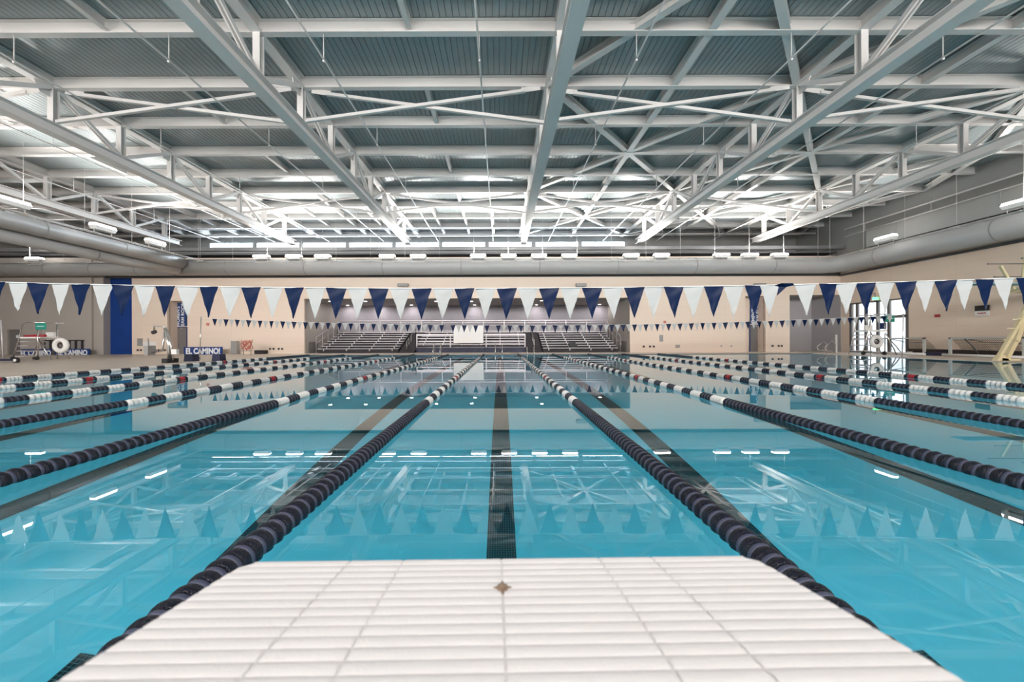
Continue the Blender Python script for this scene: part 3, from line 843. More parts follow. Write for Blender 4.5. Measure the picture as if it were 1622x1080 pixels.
for i in range(nn):
    a = 2 * PI * i / nn; rr = 0.0095 if i % 4 == 0 else (0.0062 if i % 2 == 0 else 0.0052)
    vs.append((sc_[0] + rr * 1.15 * math.cos(a), sc_[1] + rr * 1.7 * math.sin(a), sc_[2] + 0.0008 - rr * 1.7 * math.sin(a) * math.tan(tilt)))
b.add(vs, [(0, i + 1, (i + 1) % nn + 1) for i in range(nn)], 0, True)
o = b.build('screw', M['rust'], t); o['label'] = 'rusty screw head'

# ------------------------------------------------------------------ bleachers
def bleacher(label, x0, x1, y0, n, rise, run, z0, seatmat, skirt=False, posts=3):
    xc = (x0 + x1) / 2
    t = thing('bleacher_section', label, 'bleacher', (xc, y0, 0.03), 'bleacher seating')
    hw = (x1 - x0) / 2
    for i in range(n):
        b = MB(); zz = z0 + rise * i
        b.box(-hw, hw, i * run, i * run + 0.26, zz, zz + 0.04); b.box(-hw, hw, i * run + 0.005, i * run + 0.02, zz - 0.012, zz + 0.0)
        for j in range(posts + 1):
            xx = -hw + 0.5 + (2 * hw - 1.0) * j / posts
            b.box(xx - 0.03, xx + 0.03, i * run - 0.01, i * run + 0.1, zz - 0.17, zz)
        b.build('bench', seatmat, t)
    b = MB()
    poly = [(0.10, 0.0), (0.10, z0 - 0.06)]
    for i in range(n):
        poly += [((i + 0.0) * run + 0.10, z0 + rise * i - 0.06), ((i + 1) * run + 0.10, z0 + rise * i - 0.06)]
    poly += [(n * run + 0.1, 0)]
    b.prism(poly[::-1], 'x', -hw + 0.02, hw - 0.02); b.build('riser', M['riser'], t)
    return t
Y0, RISE, RUN, NR = 30.0, 0.205, 0.55, 8
Z0 = 0.34
lsec = bleacher('left bleacher section of stepped silver benches in the alcove', -15.2, -8.5, Y0, NR, RISE, RUN, Z0, M['alu'], posts=3)
rsec = bleacher('right bleacher section of stepped silver benches in the alcove', 3.5, 9.75, Y0, NR, RISE, RUN, Z0, M['alu'], posts=3)
msec = bleacher('middle bleacher section raised behind a navy skirt and front rail', -7.15, 2.1, Y0 + 1.1, 6, RISE, RUN, Z0 + 0.41, M['alu'], posts=5)
b = MB(); b.box(-4.65, 4.65, -0.35, -0.3, 0.0, 0.42); o = b.build('skirt', M['navypad'], msec); o['label'] = 'navy skirt'
b = MB()
for xx in (-3.6, -2.2, -1.5, 0.2, 1.2, 2.6): b.tube([(xx, -0.31, 0.32), (xx, -0.35, 0.32)], 0.05, 10)
b.build('skirt_logo', M['letter'], msec)
b = MB(); b.box(-4.6, 4.6, -0.3, 0.1, 0.4, 0.44); b.build('walkway', M['alu'], msec)
b = MB()
for xx in (-4.6, -1.75, 1.3, 4.6):
    b.box(xx - 0.04, xx + 0.04, -0.36, -0.28, 0.44, 1.55)
for zz in (0.66, 0.92, 1.2, 1.5): b.bar((-4.6, -0.32, zz), (4.6, -0.32, zz), 0.04, 0.05 if zz < 1.4 else 0.16)
b.build('front_rail', M['alu'], msec)
# aisles
for lab, xa, xb in (('dark aisle stairs between the left and middle bleachers', -8.45, -7.2), ('dark aisle stairs between the middle and right bleachers', 2.15, 3.45)):
    t = thing('aisle_stairs', lab, 'stairs', ((xa + xb) / 2, Y0, 0.03), 'bleacher aisles'); hw = (xb - xa) / 2
    b = MB(); poly = [(0, 0)]
    for i in range(14): poly += [(i * RUN * 0.6, 0.16 * (i + 1) * 0.8), ((i + 1) * RUN * 0.6, 0.16 * (i + 1) * 0.8)]
    poly += [(14 * RUN * 0.6, 0)]
    b.prism(poly[::-1], 'x', -hw, hw); b.build('step', M['riser'], t)
    b = MB(); pts = [(0, 0.1, 0.15), (0, 0.1, 1.0), (0, 0.9, 1.25)]
    b.tube(pts, 0.025, 8); b.tube([(0, 0.9, 1.25), (0, 0.9, 0.3)], 0.025, 8)
    b.tube([(0, 1.6, 0.5), (0, 1.6, 1.5), (0, 3.4, 2.1), (0, 3.4, 1.2)], 0.025, 8)
    b.build('handrail', M['chrome'], t)
# side handrails left of the left section and right of the right one
for lab, xx in (('sloping steel side railing at the left end of the bleachers', -15.45), ('sloping steel side railing at the right end of the bleachers', 10.05)):
    t = thing('side_railing', lab, 'railing', (xx, Y0, 0.03), 'bleacher side railings')
    for i in range(5):
        b = MB(); y_ = 0.3 + i * 1.05; zz = 1.35 + i * 0.36
        b.tube([(0, y_, 0), (0, y_, zz)], 0.025, 8)
        b.build('post', M['alu'], t)
    b = MB(); b.tube([(0, 0.3, 1.35), (0, 4.5, 2.8)], 0.03, 8); b.tube([(0, 0.3, 0.8), (0, 4.5, 2.3)], 0.02, 8); b.build('rail', M['alu'], t)
# top guard rail behind the bleachers
GY = 34.75
gx0, gx1 = PX(537, GY), PX(962, GY)
t = thing('guard_rail', 'long grey balustrade of thin bars behind the top bleacher row', 'railing', ((gx0 + gx1) / 2, GY, 1.9))
hw = (gx1 - gx0) / 2; zt2 = PZ(811, 507.5, GY) - 1.9
b = MB(); b.box(-hw, hw, -0.03, 0.03, zt2 - 0.05, zt2 + 0.03); b.box(-hw, hw, -0.02, 0.02, zt2 - 0.22, zt2 - 0.18); b.box(-hw, hw, -0.02, 0.02, 0.08, 0.12); b.build('top_rail', M['alu'], t)
npst = 13
for i in range(npst + 1):
    xx = -hw + 2 * hw * i / npst; b = MB(); b.box(xx - 0.035, xx + 0.035, -0.035, 0.035, -1.87, zt2); b.build('post', M['alu'], t)
b = MB(); nb = 190
for i in range(nb): 
    xx = -hw + 2 * hw * (i + 0.5) / nb; b.box(xx - 0.012, xx + 0.012, -0.01, 0.01, 0.1, zt2 - 0.2)
o = b.build('baluster_infill', M['purple_wall'], t)
b = MB(); b.box(-hw, hw, -0.1, 0.3, -0.1, 0.0); b.build('walkway_edge', M['alu'], t)
# white board on the front rail
t = thing('notice_board', 'large blank white board on the front rail of the middle bleachers', 'board', (PX(742, 30.2), 30.2, PZ(742, 543, 30.2)))
b = MB(); b.box(-1.23, 1.23, 0, 0.06, 0, 1.42); b.build('board_panel', M['white'], t)
b = MB(); b.box(-1.25, 1.25, 0.06, 0.1, -0.02, 1.44); b.build('board_frame', M['alu'], t)
# equipment bag on right bleachers
b = MB(); b.prism([(-0.3, 0), (0.35, 0), (0.38, 0.3), (0.15, 0.42), (-0.28, 0.38)], 'y', -0.15, 0.2)
o = b.build('equipment_bag', M['black']); o.location = (PX(905, Y0 + 0.8), Y0 + 0.3, Z0 + 0.09); tag(o, 'black bag left on the lower benches of the right bleachers', 'bag')
# starting hurdle like steps on the deck in front of the middle section
for i, px_ in enumerate((693, 790, 840)):
    t = thing('pool_ladder', 'pair of steel grab rails at the far pool edge, %s from the left' % ORD[i], 'ladder', (PX(px_, 26.4), 26.4, 0.03), 'grab rails at the far edge')
    for s in (-0.25, 0.25):
        b = MB(); b.tube([(s, 0.3, 0), (s, 0.3, 0.72), (s, 0.1, 0.84), (s, -0.2, 0.8), (s, -0.42, 0.3), (s, -0.42, -0.3)] if i != 2 else [(s, 0.3, 0), (s, 0.3, 0.5), (s, -0.2, 0.55), (s, -0.42, 0.2), (s, -0.42, -0.3)], 0.02, 8); b.build('grab_rail', M['chrome'], t)
# recessed downlights of the alcove ceiling
for i, (px_, py_) in enumerate([(523, 477), (551, 485.5), (579, 477), (652, 485.5), (691, 477), (752, 485.5), (747, 477), (850, 483.5), (858, 476), (950, 483), (905, 476), (600, 485.5)]):
    d = (ALC[3] - H) * F / (hz(px_) - py_); d = min(max(d, 29.6), 34.4)
    t = thing('downlight', 'small round lit downlight in the alcove ceiling over the bleachers', 'light', (PX(px_, d), d, ALC[3]), 'alcove ceiling downlights')
    b = MB(); b.tube([(0, 0, -0.03), (0, 0, 0.0)], 0.12, 16); b.build('lens', M['spot'], t)
    b = MB(); b.tube([(0, 0, -0.015), (0, 0, 0.0)], 0.16, 20); b.build('ring', M['white'], t)
    a = area('downlight_lamp', (0, 0, -0.04), (0, 0, 0), 0.2, 0.2, 9, (1, 0.93, 0.93)); a.parent = t

# ------------------------------------------------------------------ wall furniture
def sign_door(rc, word1, word2, label, side, which):
    d = WB + 0.98
    x0, x1 = rc
    t = thing('team_room_door', label, 'door', ((x0 + x1) / 2, d, 0.03), 'team room doors')
    hw = (x1 - x0) / 2
    b = MB(); b.box(-hw, hw, -0.06, -0.0, 0, 2.15); b.build('door_leaf', M['door'], t)
    b = MB(); b.box(-hw - 0.06, -hw, -0.08, 0, 0, 2.2); b.box(hw, hw + 0.06, -0.08, 0, 0, 2.2); b.box(-hw, hw, -0.08, 0, 2.15, 2.22); b.build('door_frame', M['sign_blue'], t)
    b = MB(); b.box(-hw, hw, -0.07, -0.0, 2.3, 4.2); b.build('sign_panel', M['sign_blue'], t)
    b = MB(); b.tube([(hw - 0.12, -0.06, 1.0), (hw - 0.12, -0.12, 1.0), (hw - 0.25, -0.12, 1.0)], 0.015, 6); b.build('handle', M['chrome'], t)
    o = text_mesh('sign_word', word1, M['letter'], 0.36, (-0.16, -0.075, 3.05), (PI / 2, -PI / 2, 0), 1.05, t, 0.006)
    o = text_mesh('sign_word', word2, M['letter'], 0.36, (0.22, -0.075, 3.18), (PI / 2, -PI / 2, 0), 1.05, t, 0.006)
DD = WB + 0.98
sign_door((PX(277, DD), PX(297, DD) - 0.02), "WOMEN'S", 'TEAM ROOM', "grey door under a blue vertical WOMEN'S TEAM ROOM sign", 'l', 0)
sign_door((PX(1181, DD) + 0.35, PX(1203, DD)), "MEN'S", 'TEAM ROOM', "grey door under a blue vertical MEN'S TEAM ROOM sign", 'r', 1)
# doors in grey wall / alcove
yb = WB - 0.3
t = thing('side_door', 'grey steel door with a round sign in the far left grey wall', 'door', (WX(30), yb + 0.12, 0.03))
hw = (gdoor[1] - gdoor[0]) / 2
b = MB(); b.box(-hw, hw, 0, 0.06, 0, gdoor[3] - 0.03); b.build('door_leaf', M['door'], t)
b = MB(); b.tube([(0.15, -0.02, 1.45), (0.15, 0.0, 1.45)], 0.13, 16); b.build('round_sign', M['letter'], t)
t = thing('rolling_shutter', 'low dark slatted opening in the grey wall behind the banners', 'shutter', ((glow[0] + glow[1]) / 2, yb + 0.15, glow[2]))
hw = (glow[1] - glow[0]) / 2; hh = glow[3] - glow[2]
b = MB(); b.box(-hw, hw, 0.05, 0.1, 0, hh); b.build('back_panel', M['dark'], t)
for i in range(7):
    xx = -hw + 0.3 + i * (2 * hw - 0.4) / 6; b = MB(); b.box(xx - 0.16, xx + 0.1, 0, 0.05, 0, hh - 0.08); b.build('slat_panel', M['box'], t)
for i, (x0, x1, py0, d) in enumerate(((486, 493, 547, 32.0), (991, 998, 544, 32.0))):
    X0, X1 = (ALC[0] + 0.02, ALC[0] + 0.08) if i == 0 else (ALC[1] - 0.08, ALC[1] - 0.02)
    b = MB(); b.box(X0, X1, 29.7, 31.0, 0.03, 0.95)
    tag(b.build('low_door', M['door']), 'small dark grey door in the %s side wall of the seating alcove' % ('left' if i == 0 else 'right'), 'door')

def banner(px0, px1, py0, py1, d, label, txt, tsize):
    t = thing('banner', label, 'banner', (PX((px0 + px1) / 2, d), d, PZ(px0, py1, d)), 'EL CAMINO banners')
    hw = (px1 - px0) / 2 / F * d; hh = (py1 - py0) / F * d
    b = MB(); b.box(-hw, hw, 0, 0.04, 0, hh); b.build('cloth_panel', M['banner'], t)
    text_mesh('lettering', txt, M['letter'], tsize, (0, -0.01, hh * 0.48), (PI / 2, 0, 0), 0.80, t, 0.024)
    return t
BD = 28.2
banner(33, 81, 553, 566, BD, 'blue EL CAMINO banner leaning on the grey wall behind the lifeguard chair', 'EL CAMINO', 0.56)
banner(87, 142, 552.5, 565, BD, 'blue EL CAMINO banner leaning on the grey wall beside the blue panel', 'EL CAMINO', 0.56)
banner(291, 352, 549.5, 563, 27.9, 'blue EL CAMINO banner on the deck behind two navy tubs', 'EL CAMINO!', 0.60)
for i, (px0, px1) in enumerate(((296, 311), (340, 353.5))):
    d = 18.7; b = MB(); hw = (px1 - px0) / 2 / F * d
    b.prism([(-hw, 0), (hw, 0), (hw * 0.85, 0.36), (-hw * 0.8, 0.36)], 'y', -0.2, 0.2)
    o = b.build('navy_tub', M['navypad']); o.location = (PX((px0 + px1) / 2, d), d, 0.03)
    tag(o, 'tapered navy tub on the deck at the %s end of the banner' % ('left' if i == 0 else 'right'), 'tub', 'navy tubs')

# lifeguard chairs
def ring(b, c, r, rr, axis='y', n=24, mi=0):
    pts = [(c[0] + r * math.cos(2 * PI * i / n), c[1], c[2] + r * math.sin(2 * PI * i / n)) for i in range(n)]
    b.tube(pts, rr, 12, mi, closed=True)
def guard_chair(x, y, label, ringlabel, mirror=1, red=True, sz=1.0):
    t = thing('lifeguard_chair', label, 'chair', (x, y, 0.03), 'lifeguard chairs'); t.scale = (1, 1, sz)
    m = mirror
    for s in (-0.45, 0.45):
        b = MB(); b.tube([(-0.95 * m, s, 0), (-0.62 * m, s, 1.3), (-0.55 * m, s, 1.55), (-0.4 * m, s, 2.45), (-0.15 * m, s, 2.6), (0.95 * m, s, 2.6)], 0.03, 8); b.build('side_frame', M['chrome'], t)
        b = MB(); b.tube([(0.5 * m, s, 0), (0.5 * m, s, 2.65)], 0.03, 8); b.build('leg', M['chrome'], t)
        b = MB(); b.tube([(0.5 * m, s, 1.5), (1.25 * m, s, 0)], 0.028, 8); b.build('rear_brace', M['chrome'], t)
    for i, zz in enumerate((0.25, 0.62, 0.98, 1.28)):
        xx = -0.95 + 0.26 * zz / 1.0
        b = MB(); b.box(min((xx - 0.08) * m, (xx + 0.6) * m), max((xx - 0.08) * m, (xx + 0.6) * m), -0.42, 0.42, zz - 0.03, zz + 0.03); b.build('step', M['alu'], t)
    b = MB(); b.box(min(-0.6 * m, 0.65 * m), max(-0.6 * m, 0.65 * m), -0.45, 0.45, 1.5, 1.6); b.build('seat', M['white'], t)
    b = MB(); b.box(min(0.0, 0.5 * m), max(0.0, 0.5 * m), 0.3, 0.4, 1.6, 1.95); b.build('backrest', M['white'], t)
    for xx in (-0.9, 0.45):
        b = MB(); b.tube([(xx * m, -0.5, 0.12), (xx * m, -0.42, 0.12)], 0.12, 16); b.build('wheel', M['black'], t)
    b = MB(); b.box(min(0.45 * m, 1.05 * m), max(0.45 * m, 1.05 * m), -0.52, -0.5, 2.1, 2.55); o = b.build('safety_flag', M['teal'], t); o['label'] = 'teal flag'
    b = MB(); b.box(min(0.55 * m, 0.95 * m), max(0.55 * m, 0.95 * m), -0.53, -0.52, 2.31, 2.35); b.build('flag_lettering', M['letter'], t)
    b = MB(); b.tube([(0.6 * m, -0.45, 1.52), (1.26 * m, -0.5, 1.4)] if red else [(0.45 * m, -0.45, 1.35), (0.45 * m, -0.5, 1.2)], 0.02, 6); b.build('ring_hook', M['chrome'], t)
    if red:
        b = MB(); b.tube([(-0.45, -0.3, 1.36), (0.75, -0.3, 1.38)], 0.07, 10)
        o = b.build('rescue_tube', M['red']); o.location = (x, y, 0.03); tag(o, 'red rescue tube lying across the seat of the left lifeguard chair', 'rescue tube')
    return t
dl = 21.0
xl = PX(62, dl)
guard_chair(xl, dl, 'steel lifeguard chair on the left deck before the EL CAMINO banners', '', 1, True, 0.82)
def lifering(x, y, z, r, label):
    t = thing('life_ring', label, 'life ring', (x, y, z), 'life rings')
    b = MB(); ring(b, (0, 0, 0), r, r * 0.42); b.build('ring_float', M['white'], t)
    b = MB(); ring(b, (0, -0.02, 0), r * 0.45, 0.035, n=16); b.build('coiled_rope', M['dark'], t)
    b = MB()
    for i in range(4):
        a = PI / 4 + i * PI / 2; p = Vector((r * math.cos(a), 0, r * math.sin(a))); b.bar(p * 0.93 , p * 1.07, r * 0.74, 0.08, up=(0, 1, 0))
    b.build('strap', M['white_rim'], t)
lifering(PX(96.5, dl - 0.50), dl - 0.50, PZ(96, 547, dl - 0.50), 0.31, 'white life ring hanging on the left lifeguard chair')
dr = 23.6
xr = PX(1378, dr)
guard_chair(xr, dr, 'steel lifeguard chair on the right deck before the glass entrance', '', 1, False)
lifering(PX(1388, dr - 0.50), dr - 0.50, PZ(1388, 541, dr - 0.50), 0.30, 'white life ring hanging on the right lifeguard chair')
# pool access lift
dlf = 17.4; xlf = PX(265, dlf)
t = thing('pool_lift', 'steel pool access lift with a hanging seat, on the left deck', 'lift', (xlf, dlf, 0.03))
def q(px_, py_, yo=0.0):
    p = P(px_, py_, dlf + yo); return (p.x - xlf, yo, p.z - 0.03)
b = MB(); b.tube([q(268, 571), q(267, 545), q(262, 520)], 0.07, 10); b.tube([q(273, 571), q(271, 548), q(264, 522)], 0.05, 8); b.build('mast', M['chrome'], t)
b = MB(); b.tube([q(263, 519), q(258, 517), q(244, 517), q(244, 522)], 0.035, 8); b.build('boom', M['chrome'], t)
b = MB(); b.bar(q(243, 524), q(245, 528), 0.12, 0.18); b.build('hook', M['black'], t)
b = MB(); b.tube([q(261, 525), q(257, 556), q(238, 559)], 0.04, 8); b.build('arm', M['chrome'], t)
b = MB(); b.tube([q(236, 560), q(234.5, 536)], 0.03, 8); b.bar(q(234, 561), q(240, 561), 0.4, 0.08); b.build('seat', M['box'], t)
b = MB(); x_, _, z_ = q(237, 554); b.box(x_ - 0.11, x_ + 0.11, -0.2, 0.2, z_ - 0.17, z_ + 0.2); b.build('backrest', M['box'], t)
b = MB(); b.box(*[v for v in (q(265, 575)[0], q(274, 575)[0])], -0.3, 0.3, 0, 0.22); b.build('base_foot', M['black'], t)
b = MB(); x_, _, z_ = q(276, 557, -0.05); b.box(x_ - 0.1, x_ + 0.14, -0.1, 0.05, z_ - 0.12, z_ + 0.12); b.build('control_box', M['white'], t)
# wheeled cart at far left
dc = 17.8
t = thing('reel_cart', 'long navy cart base with white hubbed wheels at the left edge of the deck', 'cart', (PX(-20, dc), dc, 0.03))
xo = PX(-20, dc)
b = MB(); b.box(PX(-60, dc) - xo, PX(24, dc) - xo, -0.06, 0.06, 0.1, 0.2); b.build('cart_frame', M['navypad'], t)
for px_ in (27, -50):
    b = MB(); b.tube([(PX(px_, dc) - xo, -0.08, 0.13), (PX(px_, dc) - xo, 0.02, 0.13)], 0.13, 18); b.build('wheel', M['black'], t)
    b = MB(); b.tube([(PX(px_, dc) - xo, -0.1, 0.13), (PX(px_, dc) - xo, -0.07, 0.13)], 0.07, 14); b.build('hub', M['white'], t)
b = MB(); b.tube([(PX(5, dc) - xo, 0, 0.15), (PX(1.5, dc) - xo, 0, PZ(3, 507, dc) - 0.03)], 0.03, 8); b.build('upright', M['alu'], t)

def plate(px0, px1, py0, py1, m, name, label, cat, grp=None, d=WB, th=0.04):
    b = MB(); hw = (px1 - px0) / 2 / F * d; hh = (py1 - py0) / F * d
    b.box(-hw, hw, -th, 0, 0, hh)
    o = b.build(name, m); o.location = (PX((px0 + px1) / 2, d), d, PZ((px0 + px1) / 2, py1, d)); tag(o, label, cat, grp); return o
for grp, lst, py in (("by the pool lift", (218.5, 223.5, 246.5, 251.5, 256, 261.5), 554.5), ("under the left end of the cream wall by the alcove", (428, 433.5, 441.5, 447), 552.5),
                     ("on the cream wall right of the alcove", (1019.5, 1029.5, 1035.5), 548.8), ("on the narrow cream pier", (1223.5, 1233, 1238), 547.8)):
    for k, px_ in enumerate(lst):
        plate(px_ - 1.4, px_ + 1.4, py - 1.4, py + 1.4, M['dark'], 'wall_socket', 'small dark square socket low %s' % grp, 'socket', 'sockets ' + grp)
for px_ in (1142.5, 1158.5): plate(px_ - 1.1, px_ + 1.1, 547, 549.2, M['box'], 'wall_socket', 'tiny grey socket low on the right cream wall', 'socket', 'tiny grey sockets')
plate(1070, 1076.5, 546, 551, M['box'], 'wall_plate', 'square grey plate low on the right cream wall', 'plate')
plate(1044.5, 1050, 530.5, 541, M['box'], 'fire_cabinet', 'narrow grey cabinet on the cream wall right of the alcove', 'cabinet')
plate(1051, 1055, 508, 512, M['pinkred'], 'fire_alarm', 'small red alarm high on the right cream wall', 'alarm')
plate(327.5, 331.5, 511.5, 515.5, M['pinkred'], 'fire_alarm', 'small red alarm on the left cream wall under the pennants', 'alarm')
plate(370, 379.5, 540, 560.5, M['box'], 'locker', 'grey two door locker standing at the left cream wall', 'locker', d=28.8, th=0.3)
plate(408, 424, 554.5, 561, M['dark'], 'bench_box', 'low dark box against the left cream wall', 'box', d=28.9, th=0.4)
plate(227, 247, 541.5, 550.5, M['white'], 'backboard', 'white board hanging on the cream wall behind the pool lift', 'board')
plate(218, 226, 536, 548, M['box'], 'wall_rack', 'small grey rack of hanging gear behind the pool lift', 'rack')
for i, px_ in enumerate((640.5, 921, 1202)):
    d = WB; plate(px_ - 9, px_ + 7, 449.5, 454.5, M['box'], 'speaker', 'grey loudspeaker high on the far wall, %s from the left' % ORD[i], 'speaker', 'wall loudspeakers', th=0.35)
# coil of lane rope (pinkish) on a stand
t = thing('rope_rack', 'pink and white coiled rope on a steel rack by the left wall', 'rack', (PX(391, 27), 27, 0.03))
b = MB(); rs = random.Random(3); pts = []
for i in range(60):
    a = i * 0.9; pts.append((0.45 * math.cos(a) * (0.6 + 0.4 * rs.random()), 0.1 * math.sin(i), 0.75 + 0.42 * math.sin(a * 1.3) * (0.5 + 0.5 * rs.random())))
b.tube(pts, 0.02, 6); b.build('coiled_rope', M['pinkred'], t)
for s in (-0.5, -0.25, 0.3): 
    b = MB(); b.tube([(s, 0, 0), (s, 0, 0.95)], 0.025, 6); b.build('leg', M['chrome'], t)
b = MB(); b.bar((-0.5, 0, 0.3), (0.4, 0, 0.3), 0.05, 0.04); b.build('shelf', M['chrome'], t)

# stair rails at the right
t = thing('stair_rail', 'pair of bent steel stair rails at the pool edge before the grey recess', 'rail', (PX(1310, 25.8), 25.8, 0.03))
xo = PX(1310, 25.8)
for (pa, pb, pc, pd) in (((1294, 549), (1304, 541), (1309, 544), (1309, 560)), ((1306, 550), (1318, 540), (1323, 545), (1323, 560))):
    pts = [(PX(a, 25.8) - xo, 0, PZ(a, c, 25.8) - 0.03) for a, c in (pa, pb, pc, pd)]
    pts[-1] = (pts[-1][0], 0, 0)
    b = MB(); b.tube(pts, 0.022, 8); b.tube([pts[0], (pts[0][0] + 0.1, 0, pts[0][2] - 0.25), (pts[-1][0], 0, pts[0][2] - 0.27)], 0.022, 8); b.build('rail_tube', M['chrome'], t)
b = MB(); b.box(-0.06, 0.06, -0.03, 0.03, 0, 1.35); o = b.build('marker_post', M['white']); o.location = (PX(1324.5, 26.6), 26.6, 0.03); tag(o, 'slim white post standing beside the stair rails', 'post')

# glazed entrance in right wall
t = None
fr = MB(); yy = [gy0, 25.35, 26.1, 26.95, 27.6, gy1]
for y_ in yy: fr.box(WR - 0.02, WR + 0.1, y_ - 0.09, y_ + 0.09, 0.03, gz1)
for z_ in (0.1, 2.6, gz1 - 0.04): fr.box(WR - 0.02, WR + 0.1, gy0, gy1, z_ - (0.1 if z_ == 2.6 else 0.06), z_ + (0.1 if z_ == 2.6 else 0.04))
fo = struct('window_19', fr, M['frame'])
g = MB(); g.box(WR + 0.04, WR + 0.05, gy0, gy1, 0.1, gz1); g.build('window_glass', M['glass'], fo)
b = MB(); b.box(WR - 0.06, WR - 0.03, gy0 + 0.25, gy1 - 0.2, 1.05, 1.12); b.build('push_bar', M['alu'], fo)
b = MB(); b.box(WR - 0.01, WR + 0.0, 25.5, 25.95, 1.75, 2.2); b.build('door_sticker', M['sign_blue'], fo)
t = thing('exit_sign', 'lit green EXIT sign above the glass entrance', 'sign', (PX(1387, 26), 26.0, PZ(1387, 473, 26)))
b = MB(); b.box(-0.22, 0.22, 0, 0.06, -0.12, 0.12); b.build('sign_plate', M['white'], t)
text_mesh('sign_letters', 'EXIT', M['exit'], 0.2, (0, -0.01, 0), (PI / 2, 0, 0), 1.1, t, 0.008)
b = MB(); b.tube([(0, 0.03, 0.12), (0, 0.03, 0.4), (0.0, 0.3, 0.4), (WR - PX(1387, 26), 0.3, 0.4)], 0.015, 6); b.build('bracket', M['frame'], t)

# things on right wall
t = thing('wall_clock', 'black digital clock with a white and red panel on the right wall', 'clock', (WR - 0.02, 20.4, PZ(1556, 500, 20.4)))
b = MB(); b.box(-0.05, 0, -0.3, 0.3, 0.28, 0.58); b.build('display', M['black'], t)
b = MB(); b.box(-0.05, 0, -0.3, 0.3, 0.0, 0.27); b.build('lower_panel', M['white'], t)
b = MB()
for i in range(5): b.box(-0.06, -0.05, -0.17 + i * 0.072, -0.12 + i * 0.072, 0.10, 0.18 - 0.015 * (i % 2))
b.build('red_marks', M['red'], t)
b = MB(); b.box(-0.06, 0, -0.12, 0.12, -0.08, 0.08); o = b.build('fire_alarm', M['red']); o.location = (WR - 0.01, 22.5, PZ(1484, 500, 22.5)); tag(o, 'small red fire alarm on the right wall left of the digital clock', 'alarm')
# dark skirting
mb = MB(); mb.box(WR - 0.03, WR, WN, gy0 - 0.1, 0.03, 0.40); struct('baseboard_right', mb, M['dark'])
# goals
def goal(y0, W_, ht, label):
    t = thing('water_polo_goal', label, 'goal', (26.35, y0, 0.03), 'water polo goals', -PI / 2)
    for xx in (0, W_):
        b = MB(); b.box(xx - 0.06, xx + 0.06, -0.04, 0.04, 0, ht); b.build('post', M['postgrey'], t)
    b = MB(); b.box(-0.06, W_ + 0.06, -0.04, 0.04, ht - 0.08, ht); b.build('crossbar', M['postgrey'], t)
    b = MB(); b.tube([(-0.2, -0.2, 0.08), (W_ + 0.2, -0.2, 0.08)], 0.08, 10); b.build('base_float', M['white'], t)
    b = MB()
    nx = int(W_ / 0.09); nz = int(ht / 0.09)
    def sag(u, v): return (u * W_ + 0.05 * math.sin(v * 5), 0.05 + 0.7 * math.sin(PI * (1 - v) * 0.5) , ht * v * (1 - 0.0) - 0.06 * math.sin(PI * u) * (1 - v))
    for i in range(nx + 1): b.tube([sag(i / nx, v / 5) for v in range(6)], 0.009, 4, caps=False)
    for j in range(nz + 1): b.tube([sag(u / 12, j / nz) for u in range(13)], 0.009, 4, caps=False)
    b.build('net', M['net'], t)
    b = MB()
    b.tube([(0.6, 0, ht - 0.04), (0.75, 0.35, ht * 0.5), (0.8, 0.7, 0.05)], 0.03, 8); b.tube([(0.6, 0, ht - 0.04), (1.3, 0.3, ht * 0.75), (W_ - 0.3, 0.35, ht * 0.7)], 0.02, 8)
    b.build('stay', M['frame'], t)
goal(25.2, 2.7, 1.1, 'grey framed water polo goal with net, nearer the glass entrance')
goal(21.2, 3.0, 1.1, 'grey framed water polo goal with net behind the diving tower legs')
b = MB(); b.prism([(-0.55, 0), (0.55, 0), (0.5, 0.2), (-0.5, 0.2)], 'x', -0.25, 0.25)
o = b.build('mat_pile', M['navypad']); o.location = (26.5, 21.9, 0.03); tag(o, 'low dark blue mat lying on the deck between the two goals', 'mat')
b = MB(); b.box(-0.12, 0.12, -0.05, 0.05, 0, 0.2); o = b.build('white_box', M['white']); o.location = (PX(1441, 23.4), 23.4, 0.03); tag(o, 'small white box on the deck in the net of the first goal', 'box')
b = MB(); b.prism([(-0.1, 0.0), (0.1, 0), (0.04, 0.2), (-0.04, 0.2)], 'y', -0.03, 0.03); b.prism([(0.14, 0.0), (0.34, 0), (0.28, 0.2), (0.18, 0.2)], 'y', -0.03, 0.03)
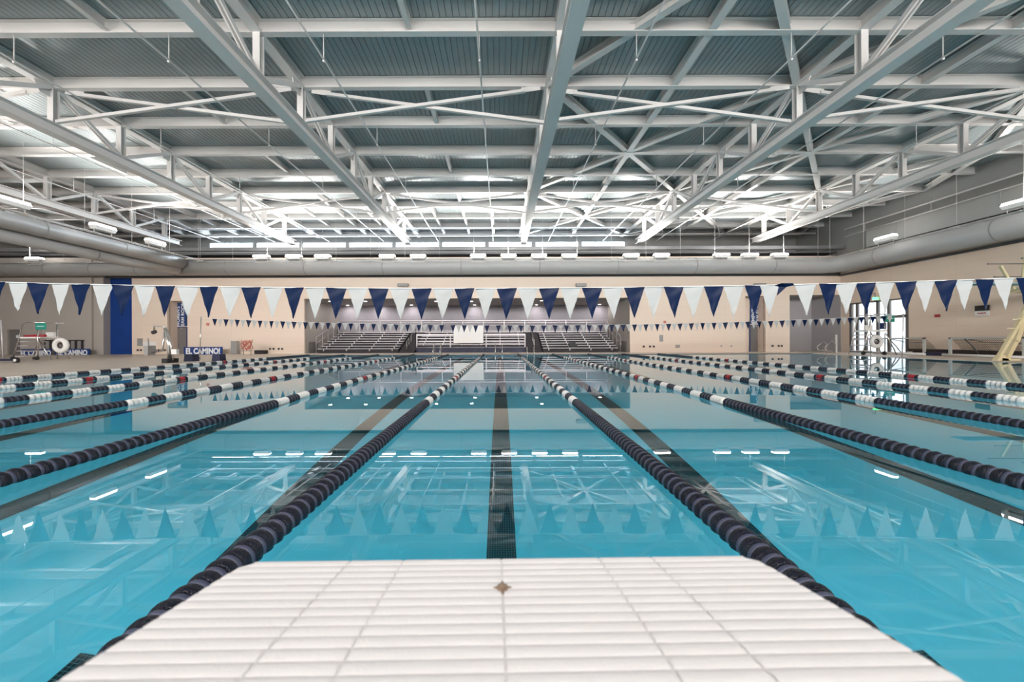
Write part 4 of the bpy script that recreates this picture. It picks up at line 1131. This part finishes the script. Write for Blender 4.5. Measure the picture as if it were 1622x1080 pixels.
# diving platform
dt = 16.9
t = thing('diving_platform', 'cream diving tower with splayed legs and a board over the water, at the right edge', 'diving tower', (PX(1590, dt), dt, 0.03))
xo = PX(1590, dt)
def T(px_, py_, yo=0.0):
    p = P(px_, py_, dt + yo); return (p.x - xo, yo, p.z - 0.03)
g0 = T(1578, 573); g0 = (g0[0], 0, 0)
b = MB(); b.bar(g0, T(1600, 535), 0.12, 0.13); b.bar(T(1600, 535), T(1634, 478), 0.12, 0.14); b.prism([(g0[0] - 0.1, 0), (g0[0] + 0.5, 0), (g0[0] + 0.28, 0.25), (g0[0] + 0.1, 0.25)], 'y', -0.1, 0.1); b.build('leg', M['yellow'], t)
g1 = T(1606, 573); g1 = (g1[0], 0.3, 0)
b = MB(); b.bar(g1, T(1608, 540, 0.3), 0.16, 0.18); b.bar(T(1608, 541, 0.3), T(1628, 485, 0.3), 0.16, 0.22); b.build('leg', M['yellow'], t)
b = MB(); b.bar(T(1583, 569), T(1612, 571), 0.2, 0.12); b.build('foot_beam', M['yellow'], t)
for (pa, pb) in ((520.0, 1603), (505.5, 1611), (538.5, 1596)):
    b = MB(); a = T(pb, pa); b.bar(a, (a[0] + 0.35, 0.3, a[2] + 0.02), 0.25, 0.05); b.build('step', M['yellow'], t)
zbd = 3.52
b = MB(); b.box(PX(1510, dt) - xo, PX(1700, dt) - xo, -0.5, 0.15, zbd, zbd + 0.03); b.build('board', M['board'], t)
b = MB(); b.box(PX(1640, dt) - xo, PX(1700, dt) - xo, -0.7, 1.0, zbd - 0.25, zbd - 0.02); b.build('platform', M['yellow'], t)
b = MB(); b.bar(T(1585, 421), T(1606, 458), 0.1, 0.1); b.build('rail_post', M['yellow'], t)
for px_, py_, yo in ((1565, 418, 0.0), (1575.5, 438.5, 0.0), (1619, 409, 0.6), (1622, 431, 0.6)):
    a = T(px_, py_, yo); b = MB(); b.tube([a, (a[0] + 3.2, yo, a[2])], 0.022, 6); b.tube([(a[0], yo, a[2] - 0.03), (a[0], yo, a[2] + 0.03)], 0.03, 6); b.build('rail', M['frame'], t)
b = MB(); b.tube([T(1618, 450), T(1626, 400), T(1626, 380)], 0.05, 8); b.build('rail_post', M['yellow'], t)
# ceiling speaker seen behind the rails
b = MB(); b.lathe_y([(-0.0, 0.02, 0), (0.02, 0.3, 0), (0.3, 0.33, 0), (0.35, 0.1, 0)], 20)
o = b.build('wall_light', M['white']); o.location = (PX(1600, 20), 20, PZ(1600, 428, 20)); o.rotation_euler = (0, 0, 0); o.scale = (1, 1, 0.6)
tag(o, 'round white fitting on an arm behind the diving tower rails', 'light')
